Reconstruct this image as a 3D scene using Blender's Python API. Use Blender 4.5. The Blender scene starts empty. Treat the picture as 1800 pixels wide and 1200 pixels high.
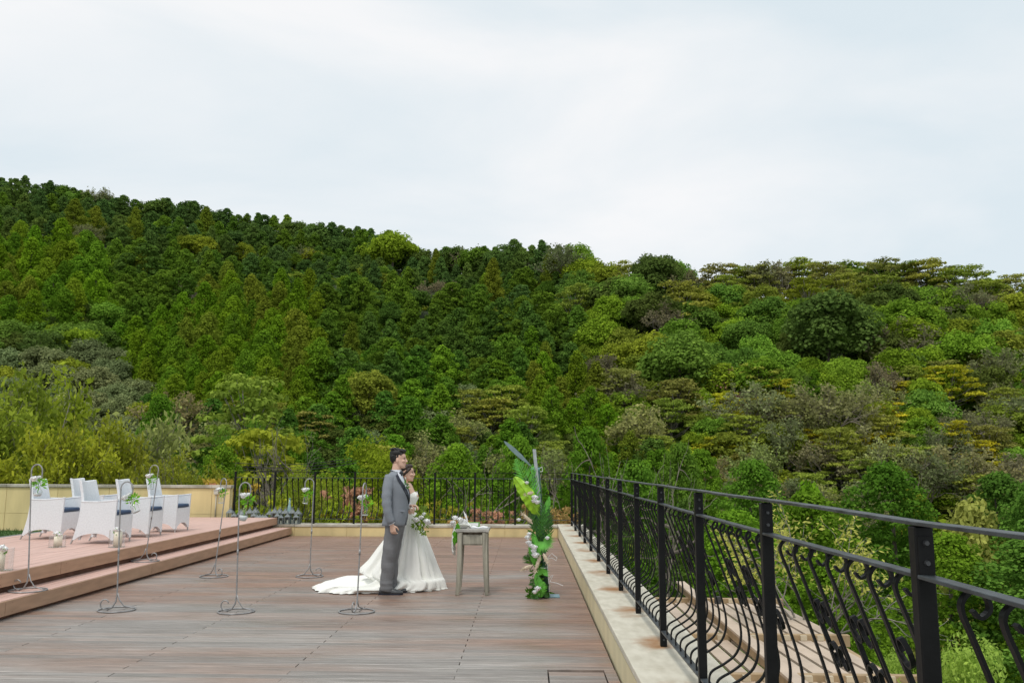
import bpy, math, random
import numpy as np
from mathutils import Vector, Matrix
rnd = random.Random(7)
rng = np.random.default_rng(11)
sc = bpy.context.scene
COL = sc.collection

# ------------------------------------------------------------------ camera
FPX, PIT, YAW, ROLL, EYE = 1510.0, .1447, .0177, -.0047, 1.56
_r0 = np.array([math.cos(YAW), math.sin(YAW), 0]); _fh = np.array([-math.sin(YAW), math.cos(YAW), 0]); _z = np.array([0, 0, 1.])
_F = _fh * math.cos(PIT) + _z * math.sin(PIT); _u0 = -_fh * math.sin(PIT) + _z * math.cos(PIT)
_R = math.cos(ROLL) * _r0 - math.sin(ROLL) * _u0; _U = math.sin(ROLL) * _r0 + math.cos(ROLL) * _u0
def ray(px, py): return _F + _R * (px - 900) / FPX + _U * (600 - py) / FPX
def gp(px, py, z=0):
    d = ray(px, py); return d * ((z - EYE) / d[2]) + np.array([0, 0, EYE])
def yp(px, py, Y):
    d = ray(px, py); return d * (Y / d[1]) + np.array([0, 0, EYE])
def pr(x, y, z):
    v = np.array([x, y, z - EYE]); d = v @ _F; return 900 + FPX * (v @ _R) / d, 600 - FPX * (v @ _U) / d
cam_d = bpy.data.cameras.new('camera'); cam = bpy.data.objects.new('camera', cam_d); COL.objects.link(cam)
cam_d.sensor_width = 36; cam_d.lens = FPX / 1800 * 36; cam_d.clip_start = .05; cam_d.clip_end = 3000
mw = Matrix.Identity(4)
for i in range(3):
    mw[i][0] = _R[i]; mw[i][1] = _U[i]; mw[i][2] = -_F[i]
mw[0][3], mw[1][3], mw[2][3] = 0, 0, EYE
cam.matrix_world = mw; sc.camera = cam

# ------------------------------------------------------------------ sky and sun (bright overcast)
w = bpy.data.worlds.new('World'); sc.world = w; w.use_nodes = True
nt = w.node_tree; nt.nodes.clear()
def N(t, **kw):
    n = nt.nodes.new(t)
    for k, v in kw.items(): setattr(n, k, v)
    return n
SUN_EL, SUN_AZ = math.radians(62), math.radians(200)
out = N('ShaderNodeOutputWorld'); mixs = N('ShaderNodeMixShader')
skyt = N('ShaderNodeTexSky', sky_type='NISHITA', sun_disc=False, sun_elevation=SUN_EL, sun_rotation=SUN_AZ)
bg1 = N('ShaderNodeBackground'); bg1.inputs[1].default_value = .12; nt.links.new(skyt.outputs[0], bg1.inputs[0])
tc = N('ShaderNodeTexCoord'); mp = N('ShaderNodeMapping'); mp.inputs['Scale'].default_value = (1.2, 1.2, 3.2); mp.inputs['Location'].default_value = (.35, .1, .4)
nt.links.new(tc.outputs['Generated'], mp.inputs[0])
n1 = N('ShaderNodeTexNoise'); n1.inputs['Scale'].default_value = 1.5; n1.inputs['Detail'].default_value = 7; n1.inputs['Roughness'].default_value = .52
n1.inputs['Distortion'].default_value = .4
nt.links.new(mp.outputs[0], n1.inputs['Vector'])
cr = N('ShaderNodeValToRGB'); cr.color_ramp.elements[0].position = .34; cr.color_ramp.elements[0].color = (.75, .84, .893, 1)
cr.color_ramp.elements[1].position = .62; cr.color_ramp.elements[1].color = (.965, .97, .978, 1)
nt.links.new(n1.outputs[0], cr.inputs[0])
bg2 = N('ShaderNodeBackground'); bg2.inputs[1].default_value = 1.0; nt.links.new(cr.outputs[0], bg2.inputs[0])
mixs.inputs[0].default_value = .95
nt.links.new(bg1.outputs[0], mixs.inputs[1]); nt.links.new(bg2.outputs[0], mixs.inputs[2]); nt.links.new(mixs.outputs[0], out.inputs[0])
sun_d = bpy.data.lights.new('sun', 'SUN'); sun_d.energy = 1.5; sun_d.angle = math.radians(14); sun_d.color = (1, .96, .9)
sun = bpy.data.objects.new('sun', sun_d); COL.objects.link(sun)
sdir = Vector((math.sin(SUN_AZ) * math.cos(SUN_EL), math.cos(SUN_AZ) * math.cos(SUN_EL), math.sin(SUN_EL)))
sun.rotation_euler = sdir.to_track_quat('Z', 'Y').to_euler()
vs = sc.view_settings; vs.view_transform = 'Standard'; vs.look = 'None'; vs.exposure = 0; vs.gamma = 1; vs.use_curve_mapping = False
cy = sc.cycles
cy.max_bounces = 6; cy.diffuse_bounces = 3; cy.glossy_bounces = 2; cy.transmission_bounces = 4; cy.transparent_max_bounces = 12
cy.caustics_reflective = False; cy.caustics_refractive = False; cy.use_denoising = True

# ------------------------------------------------------------------ helpers
class MB:
    """collects shapes, linked by build() as ONE mesh object"""
    def __init__(s): s.v = []; s.f = []; s.m = []; s.mi = 0
    def add(s, vs, fs):
        b = len(s.v); s.v += [tuple(map(float, p)) for p in vs]
        for f in fs: s.f.append([i + b for i in f]); s.m.append(s.mi)
    def box(s, x0, x1, y0, y1, z0, z1):
        s.add([(x0, y0, z0), (x1, y0, z0), (x1, y1, z0), (x0, y1, z0), (x0, y0, z1), (x1, y0, z1), (x1, y1, z1), (x0, y1, z1)],
              [(3, 2, 1, 0), (4, 5, 6, 7), (0, 1, 5, 4), (1, 2, 6, 5), (2, 3, 7, 6), (3, 0, 4, 7)])
    def bar(s, p, q, wd, ht, up=(0, 0, 1)):
        p, q = np.array(p, float), np.array(q, float); d = q - p; d /= np.linalg.norm(d)
        sd = np.cross(d, up); sd /= np.linalg.norm(sd); u = np.cross(sd, d)
        c = [(a, b) for a, b in ((-1, -1), (1, -1), (1, 1), (-1, 1))]
        s.add([e + sd * a * wd / 2 + u * b * ht / 2 for e in (p, q) for a, b in c],
              [(3, 2, 1, 0), (4, 5, 6, 7), (0, 1, 5, 4), (1, 2, 6, 5), (2, 3, 7, 6), (3, 0, 4, 7)])
    def tube(s, pts, r, n=8, cap=True, flat=None):
        pts = [np.array(p, float) for p in pts]; k = len(pts); rs = r if hasattr(r, '__len__') else [r] * k
        ref = None; rings = []
        for i in range(k):
            d = pts[min(i + 1, k - 1)] - pts[max(i - 1, 0)]; d = d / (np.linalg.norm(d) + 1e-12)
            if ref is None:
                ref = np.cross(d, (0, 0, 1) if abs(d[2]) < .9 else (0, 1, 0)) if flat is None else np.array(flat, float)
            a = ref - d * (ref @ d); a /= np.linalg.norm(a) + 1e-12; b = np.cross(d, a); ref = a
            rings.append([pts[i] + rs[i] * (a * math.cos(2 * math.pi * j / n) + b * math.sin(2 * math.pi * j / n)) for j in range(n)])
        s.loft(rings, cap)
    def ribbon(s, pts, wd, th, wdir):
        """flat strip: width along wdir, thickness across"""
        pts = [np.array(p, float) for p in pts]; k = len(pts); wv = np.array(wdir, float); rings = []
        for i in range(k):
            d = pts[min(i + 1, k - 1)] - pts[max(i - 1, 0)]; d /= np.linalg.norm(d) + 1e-12
            nn = np.cross(d, wv); nn /= np.linalg.norm(nn) + 1e-12
            rings.append([pts[i] + wv * a * wd / 2 + nn * b * th / 2 for a, b in ((-1, -1), (1, -1), (1, 1), (-1, 1))])
        s.loft(rings, True)
    def loft(s, rings, cap=True, closed=True):
        n = len(rings[0]); k = len(rings); fs = []
        for i in range(k - 1):
            for j in range(n if closed else n - 1):
                a, b = i * n + j, i * n + (j + 1) % n; fs.append((a, b, b + n, a + n))
        if cap: fs.append(tuple(range(n - 1, -1, -1))); fs.append(tuple((k - 1) * n + j for j in range(n)))
        s.add([p for r in rings for p in r], fs)
    def lathe(s, prof, n=16, c=(0, 0, 0), cap=True):
        s.loft([[(c[0] + r * math.cos(2 * math.pi * j / n), c[1] + r * math.sin(2 * math.pi * j / n), c[2] + z) for j in range(n)] for r, z in prof], cap)
    def ell(s, c, rx, ry, rz, n=10, m=7):
        rings = []
        for i in range(m + 1):
            t = math.pi * (i + .02) / (m + .04) - math.pi / 2
            rings.append([(c[0] + rx * math.cos(t) * math.cos(2 * math.pi * j / n), c[1] + ry * math.cos(t) * math.sin(2 * math.pi * j / n), c[2] + rz * math.sin(t)) for j in range(n)])
        s.loft(rings, True)
    def prism(s, poly, y0, y1):
        n = len(poly)
        s.add([(x, y0, z) for x, z in poly] + [(x, y1, z) for x, z in poly],
              [tuple(range(n)), tuple(range(2 * n - 1, n - 1, -1))] + [(i + n, (i + 1) % n + n, (i + 1) % n, i) for i in range(n)])
    def torus(s, c, R, r, nx=(1, 0, 0), ny=(0, 1, 0), n=28, sx=1):
        nx, ny = np.array(nx, float), np.array(ny, float); c = np.array(c, float)
        nz = np.cross(nx, ny); rings = []
        for i in range(n + 1):
            t = 2 * math.pi * i / n; o = nx * math.cos(t) + ny * math.sin(t)
            rings.append([c + o * R + o * r * math.cos(q) + nz * r * math.sin(q) for q in (0, 1.047, 2.094, 3.1416, 4.189, 5.236)])
        s.loft(rings, False)
    def mesh(s, name, mats, smooth=False):
        me = bpy.data.meshes.new(name); me.from_pydata(s.v, [], s.f)
        for m in (mats if isinstance(mats, (list, tuple)) else [mats]): me.materials.append(m)
        if any(s.m): me.polygons.foreach_set('material_index', s.m)
        if smooth: me.polygons.foreach_set('use_smooth', [True] * len(me.polygons))
        if any(m.name == 'leaf' for m in me.materials):
            a = me.attributes.new('tint', 'FLOAT', 'FACE'); a.data.foreach_set('value', [min(1, max(0, rnd.gauss(.55, .17))) for _ in me.polygons])
        me.update(); return me
    def build(s, name, mats, parent=None, smooth=False, world=False, bevel=0):
        return obj(name, s.mesh(name, mats, smooth), parent, world, bevel)
def obj(name, me, parent=None, world=False, bevel=0):
    o = bpy.data.objects.new(name, me); COL.objects.link(o)
    if parent is not None:
        o.parent = parent
        if world: o.matrix_parent_inverse = Matrix.Translation(-parent.location)
    if bevel:
        b = o.modifiers.new('bevel', 'BEVEL'); b.width = bevel; b.segments = 2; b.limit_method = 'ANGLE'; b.angle_limit = .6
    return o
def tag(o, label=None, cat=None, group=None, kind=None):
    for k, v in (('label', label), ('category', cat), ('group', group), ('kind', kind)):
        if v: o[k] = v
    return o
def thing(name, label, cat, loc=(0, 0, 0), rz=0, group=None):
    o = bpy.data.objects.new(name, None); COL.objects.link(o); o.empty_display_size = .1
    o.location = loc; o.rotation_euler = (0, 0, rz); return tag(o, label, cat, group)
def copy_tree(o, loc=None, rz=None, label=None, parent=None, sc_=None):
    c = o.copy(); COL.objects.link(c)
    if parent is not None: c.parent = parent
    if loc is not None: c.location = loc
    if rz is not None: c.rotation_euler = (0, 0, rz)
    if sc_ is not None: c.scale = sc_
    if label: c['label'] = label
    for ch in list(o.children): copy_tree(ch, parent=c)
    return c
def remesh(mb, voxel, smooth=2, name='body'):
    o = mb.build('tmp', MAT['skin'])
    m = o.modifiers.new('r', 'REMESH'); m.mode = 'VOXEL'; m.voxel_size = voxel; m.use_smooth_shade = True
    if smooth:
        q = o.modifiers.new('s', 'SMOOTH'); q.factor = .5; q.iterations = smooth
    dg = bpy.context.evaluated_depsgraph_get(); me = bpy.data.meshes.new_from_object(o.evaluated_get(dg)); me.name = name
    old = o.data; bpy.data.objects.remove(o); bpy.data.meshes.remove(old)
    me.polygons.foreach_set('use_smooth', [True] * len(me.polygons)); return me

# ------------------------------------------------------------------ materials
MAT = {}
def mat(name, col, rough=.6, var=.15, scale=6, metal=0, bump=0, bscale=40, spec=.5, col2=None, stretch=(1, 1, 1), space='Object', detail=5, lo=.35, hi=.65):
    m = bpy.data.materials.new(name); m.use_nodes = True; t = m.node_tree; p = t.nodes['Principled BSDF']
    p.inputs['Roughness'].default_value = rough; p.inputs['Metallic'].default_value = metal; p.inputs['Specular IOR Level'].default_value = spec
    c = (*col, 1)
    if var or col2:
        tc = t.nodes.new('ShaderNodeTexCoord'); mp = t.nodes.new('ShaderNodeMapping'); mp.inputs['Scale'].default_value = stretch
        if space == 'World':
            g = t.nodes.new('ShaderNodeNewGeometry'); t.links.new(g.outputs['Position'], mp.inputs[0])
        else: t.links.new(tc.outputs[space], mp.inputs[0])
        n = t.nodes.new('ShaderNodeTexNoise'); n.inputs['Scale'].default_value = scale; n.inputs['Detail'].default_value = detail
        t.links.new(mp.outputs[0], n.inputs['Vector'])
        r = t.nodes.new('ShaderNodeValToRGB'); r.color_ramp.elements[0].position = lo; r.color_ramp.elements[1].position = hi
        r.color_ramp.elements[0].color = (*(col2 or [x * (1 - var) for x in col]), 1); r.color_ramp.elements[1].color = (*[min(1, x * (1 + var * .5)) for x in col], 1)
        t.links.new(n.outputs[0], r.inputs[0]); t.links.new(r.outputs[0], p.inputs['Base Color'])
        if bump:
            n2 = t.nodes.new('ShaderNodeTexNoise'); n2.inputs['Scale'].default_value = bscale; t.links.new(mp.outputs[0], n2.inputs['Vector'])
            b = t.nodes.new('ShaderNodeBump'); b.inputs['Strength'].default_value = bump; b.inputs['Distance'].default_value = .01
            t.links.new(n2.outputs[0], b.inputs['Height']); t.links.new(b.outputs[0], p.inputs['Normal'])
    else: p.inputs['Base Color'].default_value = c
    MAT[name] = m; return m
def foliage(name, source, trans=.38):
    m = bpy.data.materials.new(name); m.use_nodes = True; t = m.node_tree; t.nodes.clear(); L = t.links.new
    def n(k): return t.nodes.new('ShaderNode' + k)
    if source == 'object': o = n('ObjectInfo'); col = o.outputs['Color']
    else: o = n('Attribute'); o.attribute_name = 'col'; col = o.outputs['Color']
    a = n('Attribute'); a.attribute_name = 'tint'
    hsv = n('HueSaturation'); L(col, hsv.inputs['Color'])
    mr = n('MapRange'); mr.inputs[1].default_value = 0; mr.inputs[2].default_value = 1; mr.inputs[3].default_value = .62; mr.inputs[4].default_value = 1.5
    L(a.outputs['Fac'], mr.inputs[0]); L(mr.outputs[0], hsv.inputs['Value'])
    mh = n('MapRange'); mh.inputs[3].default_value = .508; mh.inputs[4].default_value = .488; L(a.outputs['Fac'], mh.inputs[0]); L(mh.outputs[0], hsv.inputs['Hue'])
    d = n('BsdfDiffuse'); tr = n('BsdfTranslucent'); mx = n('MixShader'); mx.inputs[0].default_value = trans
    L(hsv.outputs[0], d.inputs[0]); L(hsv.outputs[0], tr.inputs[0]); L(d.outputs[0], mx.inputs[1]); L(tr.outputs[0], mx.inputs[2])
    ou = n('OutputMaterial'); L(mx.outputs[0], ou.inputs[0]); MAT[name] = m
def glass(name, tint=(1, 1, 1), amt=.9):
    m = bpy.data.materials.new(name); m.use_nodes = True; t = m.node_tree; t.nodes.clear(); L = t.links.new
    tr = t.nodes.new('ShaderNodeBsdfTransparent'); tr.inputs[0].default_value = (*tint, 1)
    gl = t.nodes.new('ShaderNodeBsdfGlossy'); gl.inputs['Roughness'].default_value = .03
    lw = t.nodes.new('ShaderNodeLayerWeight'); lw.inputs[0].default_value = .35
    mr = t.nodes.new('MapRange') if False else t.nodes.new('ShaderNodeMapRange'); mr.inputs[3].default_value = .04; mr.inputs[4].default_value = .5
    mx = t.nodes.new('ShaderNodeMixShader'); ou = t.nodes.new('ShaderNodeOutputMaterial')
    L(lw.outputs['Facing'], mr.inputs[0]); L(mr.outputs[0], mx.inputs[0]); L(tr.outputs[0], mx.inputs[1]); L(gl.outputs[0], mx.inputs[2]); L(mx.outputs[0], ou.inputs[0]); MAT[name] = m
foliage('leaf', 'object'); foliage('leaf_far', 'attr')
glass('clear_glass', (.97, .98, .98)); glass('lantern_glass', (.8, .86, .87)); mat('teal_glass', (.30, .46, .46), .15, .2, 12)
mat('skin', (.71, .46, .345), .5, .06, 20)
mat('hair', (.007, .006, .0055), .6, .3, 60, stretch=(1, 1, .2))
mat('brown_hair', (.026, .013, .008), .55, .35, 60, stretch=(1, 1, .2))
mat('lips', (.50, .17, .14), .45, 0); mat('eye_white', (.75, .73, .70), .3, 0); mat('eye_dark', (.015, .01, .008), .25, 0)
mat('suit', (.235, .258, .288), .8, .12, 180, bump=.15, bscale=600, spec=.25)
mat('trouser_cloth', (.185, .188, .195), .8, .12, 180, bump=.15, bscale=600, spec=.25)
mat('satin_navy', (.012, .016, .03), .35, .1); mat('shirt', (.72, .76, .82), .7, .04)
mat('shoe_leather', (.06, .065, .068), .22, .3, 9); mat('button', (.6, .58, .5), .3, 0)
mat('dress', (.88, .885, .835), .75, .04, 3, spec=.3, bump=.16, bscale=14); mat('petal', (.94, .95, .94), .6, .02, 30)
_p = MAT['petal'].node_tree.nodes['Principled BSDF']; _p.inputs['Subsurface Weight'].default_value = .6; _p.inputs['Subsurface Radius'].default_value = (.03, .03, .03); _p.inputs['Subsurface Scale'].default_value = .5
mat('stem', (.06, .15, .02), .6, .2)
mat('iron', (.006, .0065, .007), .45, .3, 25, bump=.05, bscale=70, spec=.22)
mat('worn_iron', (.055, .065, .072), .45, .5, 10, bump=.12, bscale=60, col2=(.018, .021, .024))
mat('bolt_metal', (.06, .063, .066), .35, .2, 30, metal=.3)
mat('grey_metal', (.22, .25, .25), .65, .4, 30, spec=.25)
mat('yellow_paint', (.74, .60, .30), .75, .18, 1.3, space='World', stretch=(2, 2, .5), bump=.1, bscale=30, detail=8)
mat('pale_paint', (.74, .66, .42), .75, .10, 1.3, space='World', stretch=(2, 2, .5), bump=.1, bscale=30)
mat('coping_stone', (.52, .49, .41), .8, .3, 3, space='World', bump=.25, bscale=35, col2=(.30, .28, .22))
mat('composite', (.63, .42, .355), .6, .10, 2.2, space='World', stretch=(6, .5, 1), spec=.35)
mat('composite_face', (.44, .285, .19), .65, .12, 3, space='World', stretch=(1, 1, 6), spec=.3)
mat('shadow_wood', (.20, .10, .065), .8, .2)
mat('wicker', (.85, .89, .92), .55, .06, 40); mat('cushion', (.035, .075, .15), .7, .2, 30)
mat('aluminium', (.45, .45, .44), .4, .1, metal=.5)
mat('crook_steel', (.33, .33, .33), .42, .25, 20, metal=.35)
mat('twine', (.45, .38, .25), .9, .2); mat('water', (.75, .8, .8), .1, 0)
mat('wax', (.90, .86, .70), .5, .05); mat('paper', (.85, .85, .86), .7, .02)
mat('greige_wood', (.36, .34, .27), .7, .4, 4, stretch=(6, 6, .6), bump=.3, bscale=30, detail=8)
mat('greige_top', (.42, .41, .37), .65, .35, 5, stretch=(.6, 6, 6), bump=.2, bscale=30, detail=8)
mat('green_post', (.015, .075, .04), .5, .25, 14); mat('teal_cap', (.16, .36, .33), .4, .2)
mat('blue_plate', (.20, .34, .38), .45, .2, 12); mat('ribbon', (.85, .85, .85), .6, .02)
mat('pampas', (.62, .52, .38), .9, .25, 40); mat('grey_leaf', (.17, .25, .25), .5, .25, 20); mat('silver_strip', (.40, .44, .46), .4, .2, 20)
mat('banana_leaf', (.30, .56, .02), .45, .2, 20, stretch=(1, 1, 1)); mat('palm_leaf', (.035, .14, .014), .45, .35, 9); mat('bright_palm', (.13, .46, .05), .45, .3, 9)
mat('pergola_wood', (.42, .30, .17), .65, .22, 5); mat('pergola_slat', (.56, .45, .35), .6, .15, 2, space='World'); mat('bracket', (.58, .50, .36), .6, .1)
mat('bark', (.13, .11, .085), .9, .45, 8, bump=.4, bscale=30); mat('pale_bark', (.27, .245, .21), .9, .35, 8, bump=.3, bscale=30)
mat('twig_grey', (.21, .18, .145), .9, .25, 4); mat('twig_mauve', (.20, .12, .10), .9, .25, 4)
mat('soil', (.05, .075, .02), 1, .5, .4, space='World', bump=.6, bscale=2, col2=(.02, .032, .01))
mat('concrete', (.40, .38, .34), .85, .25, 2, space='World'); mat('dark_gap', (.02, .016, .013), .9, 0); mat('turf', (.05, .12, .02), .95, .4, 20)
mat('grey_strip', (.20, .21, .20), .8, .25, 8); mat('cable', (.02, .02, .02), .6, 0); mat('box_plastic', (.55, .53, .45), .6, .15)
mat('green_card', (.18, .38, .10), .6, .2, 20)

def deck_mat():
    m = bpy.data.materials.new('weathered_deck'); m.use_nodes = True; t = m.node_tree; p = t.nodes['Principled BSDF']; L = t.links.new
    def n(k): return t.nodes.new('ShaderNode' + k)
    g = n('NewGeometry'); oi = n('ObjectInfo'); sep = n('SeparateXYZ'); L(g.outputs['Position'], sep.inputs[0])
    def noise(sx, sy, scale, det=4, off=0):
        mp = n('Mapping'); mp.inputs['Scale'].default_value = (sx, sy, 1); mp.inputs['Location'].default_value = (off, off, 0)
        L(g.outputs['Position'], mp.inputs[0]); q = n('TexNoise'); q.inputs['Scale'].default_value = scale; q.inputs['Detail'].default_value = det
        L(mp.outputs[0], q.inputs['Vector']); return q.outputs[0]
    def ramp(src, a, b, c0, c1):
        r = n('ValToRGB'); r.color_ramp.elements[0].position = a; r.color_ramp.elements[1].position = b
        r.color_ramp.elements[0].color = (*c0, 1); r.color_ramp.elements[1].color = (*c1, 1); L(src, r.inputs[0]); return r.outputs[0]
    def mixc(f, a, b, mode='MIX'):
        q = n('MixRGB'); q.blend_type = mode
        if isinstance(f, float): q.inputs[0].default_value = f
        else: L(f, q.inputs[0])
        L(a, q.inputs[1]); L(b, q.inputs[2]); return q.outputs[0]
    grey = ramp(noise(.8, 22, 1.6, 6), .3, .72, (.225, .205, .183), (.475, .452, .425))
    red = ramp(noise(.9, 20, 1.7, 6, 5), .3, .7, (.185, .104, .070), (.375, .232, .165))
    # broad brown patches, more towards the far end and the kerb on the right
    big = noise(.34, .85, .95, 3, 3)
    fy = n('MapRange'); L(sep.outputs[1], fy.inputs[0]); fy.inputs[1].default_value = 6; fy.inputs[2].default_value = 17; fy.inputs[3].default_value = -.12; fy.inputs[4].default_value = .30
    fx = n('MapRange'); L(sep.outputs[0], fx.inputs[0]); fx.inputs[1].default_value = -.1; fx.inputs[2].default_value = .7; fx.inputs[3].default_value = 0; fx.inputs[4].default_value = .22
    ad = n('Math'); ad.operation = 'ADD'; L(big, ad.inputs[0]); L(fy.outputs[0], ad.inputs[1])
    ad2 = n('Math'); ad2.operation = 'ADD'; L(ad.outputs[0], ad2.inputs[0]); L(fx.outputs[0], ad2.inputs[1])
    ob = n('MapRange'); L(oi.outputs['Random'], ob.inputs[0]); ob.inputs[3].default_value = -.07; ob.inputs[4].default_value = .07
    ad3 = n('Math'); ad3.operation = 'ADD'; L(ad2.outputs[0], ad3.inputs[0]); L(ob.outputs[0], ad3.inputs[1])
    f = ramp(ad3.outputs[0], .38, .68, (.08, .08, .08), (.95, .95, .95))
    c = mixc(f, grey, red)
    fine = ramp(noise(2.2, 90, 2.2, 5, 9), .28, .7, (.58, .58, .58), (1.14, 1.14, 1.14)); c = mixc(1.0, c, fine, 'MULTIPLY')
    v = n('MapRange'); L(oi.outputs['Random'], v.inputs[0]); v.inputs[3].default_value = .80; v.inputs[4].default_value = 1.16
    c = mixc(1.0, c, v.outputs[0], 'MULTIPLY')
    L(c, p.inputs['Base Color']); p.inputs['Roughness'].default_value = .45; p.inputs['Specular IOR Level'].default_value = .45
    L(ramp(noise(.7, 3.0, 1.3, 4, 13), .35, .65, (.30, .30, .30), (.60, .60, .60)), p.inputs['Roughness'])
    b = n('Bump'); b.inputs['Strength'].default_value = .35; b.inputs['Distance'].default_value = .004; L(noise(2, 80, 2, 4), b.inputs['Height']); L(b.outputs[0], p.inputs['Normal'])
    MAT['deck'] = m
deck_mat()
PY0, PS, RX = 6.6465, 1.454, 1.017          # side railing: post positions
def curb_mat():
    m = bpy.data.materials.new('stained_coping'); m.use_nodes = True; t = m.node_tree; p = t.nodes['Principled BSDF']; L = t.links.new
    def n(k): return t.nodes.new('ShaderNode' + k)
    def math_(op, a, b=None):
        q = n('Math'); q.operation = op
        for i, x in enumerate((a, b)):
            if x is None: continue
            if isinstance(x, (int, float)): q.inputs[i].default_value = x
            else: L(x, q.inputs[i])
        return q.outputs[0]
    g = n('NewGeometry'); sp = n('SeparateXYZ'); L(g.outputs['Position'], sp.inputs[0])
    def noise(sc_, scale=(1, 1, 1), det=6):
        mp = n('Mapping'); mp.inputs['Scale'].default_value = scale; L(g.outputs['Position'], mp.inputs[0])
        q = n('TexNoise'); q.inputs['Scale'].default_value = sc_; q.inputs['Detail'].default_value = det; L(mp.outputs[0], q.inputs['Vector']); return q.outputs[0]
    r = n('ValToRGB'); r.color_ramp.elements[0].position = .28; r.color_ramp.elements[1].position = .66
    r.color_ramp.elements[0].color = (.50, .465, .365, 1); r.color_ramp.elements[1].color = (.64, .605, .50, 1); L(noise(4.6, (2.6, 1, 1), 10), r.inputs[0])
    # rust run-off spreading from each post foot
    dy = math_('SUBTRACT', math_('FRACT', math_('ADD', math_('DIVIDE', math_('SUBTRACT', sp.outputs[1], PY0 + .12), PS), 20.5)), .5)
    dy = math_('MULTIPLY', dy, PS / .30)
    dx = math_('DIVIDE', math_('SUBTRACT', sp.outputs[0], RX - .06), .17)
    d2 = math_('ADD', math_('MULTIPLY', dy, dy), math_('MULTIPLY', dx, dx))
    st = math_('SUBTRACT', math_('MULTIPLY', noise(4.5, (1, 1, 1), 6), 1.7), math_('ADD', math_('MULTIPLY', d2, .42), .10))
    rr = n('ValToRGB'); rr.color_ramp.elements[0].position = .22; rr.color_ramp.elements[1].position = .95; L(st, rr.inputs[0])
    mx = n('MixRGB'); L(rr.outputs[0], mx.inputs[0]); L(r.outputs[0], mx.inputs[1]); mx.inputs[2].default_value = (.33, .16, .055, 1)
    L(mx.outputs[0], p.inputs['Base Color']); p.inputs['Roughness'].default_value = .75
    b = n('Bump'); b.inputs['Strength'].default_value = .25; b.inputs['Distance'].default_value = .006; L(noise(40), b.inputs['Height']); L(b.outputs[0], p.inputs['Normal'])
    MAT['stained_coping'] = m
curb_mat()

# ------------------------------------------------------------------ terrain
SKY = [(-400, 300), (0, 310), (120, 322), (240, 340), (330, 352), (400, 365), (480, 380), (560, 392), (640, 396), (700, 408), (740, 428), (780, 424), (850, 422), (980, 424), (1040, 440), (1065, 452), (1150, 446), (1210, 462), (1300, 456), (1400, 454), (1500, 456), (1600, 456), (1680, 466), (1800, 480), (2300, 500)]
def elev(px, py):
    d = ray(px, py); return d[0] / d[1], d[2] / d[1]
_ae = sorted(elev(*p) for p in SKY); _A = np.array([a for a, _ in _ae]); _E = np.array([e for _, e in _ae])
def G(X, Y):
    X = np.asarray(X, float); Y = np.asarray(Y, float)
    Yc = np.maximum(Y, 20); a = np.clip(X / Yc, -1.1, 1.1)
    Yr = np.interp(a, [-1, -.6, -.2, 0, .06, .12, .2, .6, 1], [350, 320, 265, 215, 205, 178, 170, 165, 165])
    e = np.interp(a, _A, _E)
    top = EYE + e * Yr - np.interp(a, [-.1, .08, .14], [10, 10, 9])
    y0 = np.interp(a, [-.6, 0, .1, .5], [44, 46, 50, 50]); z0 = np.interp(a, [-.6, -.1, .1, .5], [-8, -11, -15, -15])
    t = (Y - y0) / (Yr - y0)
    z = z0 + (top - z0) * np.clip(t, 0, 1) ** 1.12 - np.clip(t - 1, 0, 3) * 60
    near = np.interp(Y, [21, 26, 44], [-1.2, -3.2, -9]); near = np.where(X > 1, np.interp(Y, [20, 28, 50], [-7.5, -9, -15]), near)
    wv = np.clip((Y - 26) / 20, 0, 1); wv = wv * wv * (3 - 2 * wv)
    z = near * (1 - wv) + z * wv
    return z + (np.sin(X * .11 + 1) * np.cos(Y * .09) + .5 * np.sin(X * .31) * np.sin(Y * .27)) * np.clip((Y - 30) / 60, 0, 1) * 1.2
gx = np.linspace(-420, 420, 211); gy = np.concatenate([np.linspace(-30, 60, 46), np.linspace(64, 470, 103)])
GX, GY = np.meshgrid(gx, gy); GZ = G(GX, GY)
GZ = np.where((GX < 1.6) & (GX > -16) & (GY < 21) & (GY > -12), -9, GZ)
V = np.stack([GX, GY, GZ], -1).reshape(-1, 3); nx_, ny_ = len(gx), len(gy)
ii = np.arange(nx_ * ny_).reshape(ny_, nx_); FQ = np.stack([ii[:-1, :-1], ii[:-1, 1:], ii[1:, 1:], ii[1:, :-1]], -1).reshape(-1, 4)
me = bpy.data.meshes.new('hillside'); me.from_pydata(V.tolist(), [], FQ.tolist()); me.materials.append(MAT['soil'])
me.polygons.foreach_set('use_smooth', [True] * len(me.polygons))
tag(obj('hillside', me), kind='structure')

# ------------------------------------------------------------------ terrace: deck, kerbs, platform
b = MB(); b.box(-14.5, 1.31, -4, 20.38, -9, -.075); tag(b.build('terrace_base', MAT['concrete']), kind='structure')
b = MB(); b.box(-5.9, .695, -4, 19.74, -.07, -.034)
deck = b.build('deck', MAT['dark_gap']); tag(deck, kind='structure')
PITCH, BW = .1185, .1115
xj = [.69, -.5352, -1.8126, -3.1243, -4.40, -5.60]
rows = int((19.70 + 3.9) / PITCH); full = {}
def board_mesh(L):
    k = round(L, 3)
    if k not in full:
        q = MB(); h = .030; e = .004
        sec = [(-BW / 2, 0), (BW / 2, 0), (BW / 2, h - e), (BW / 2 - e, h), (-BW / 2 + e, h), (-BW / 2, h - e)]
        q.loft([[(x, y, z) for y, z in sec] for x in (-L / 2, L / 2)], True); full[k] = q.mesh('plank', MAT['deck'])
    return full[k]
HX0, HX1, HY0, HY1 = .165, .60, 6.08, 6.93
boards = []
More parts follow.
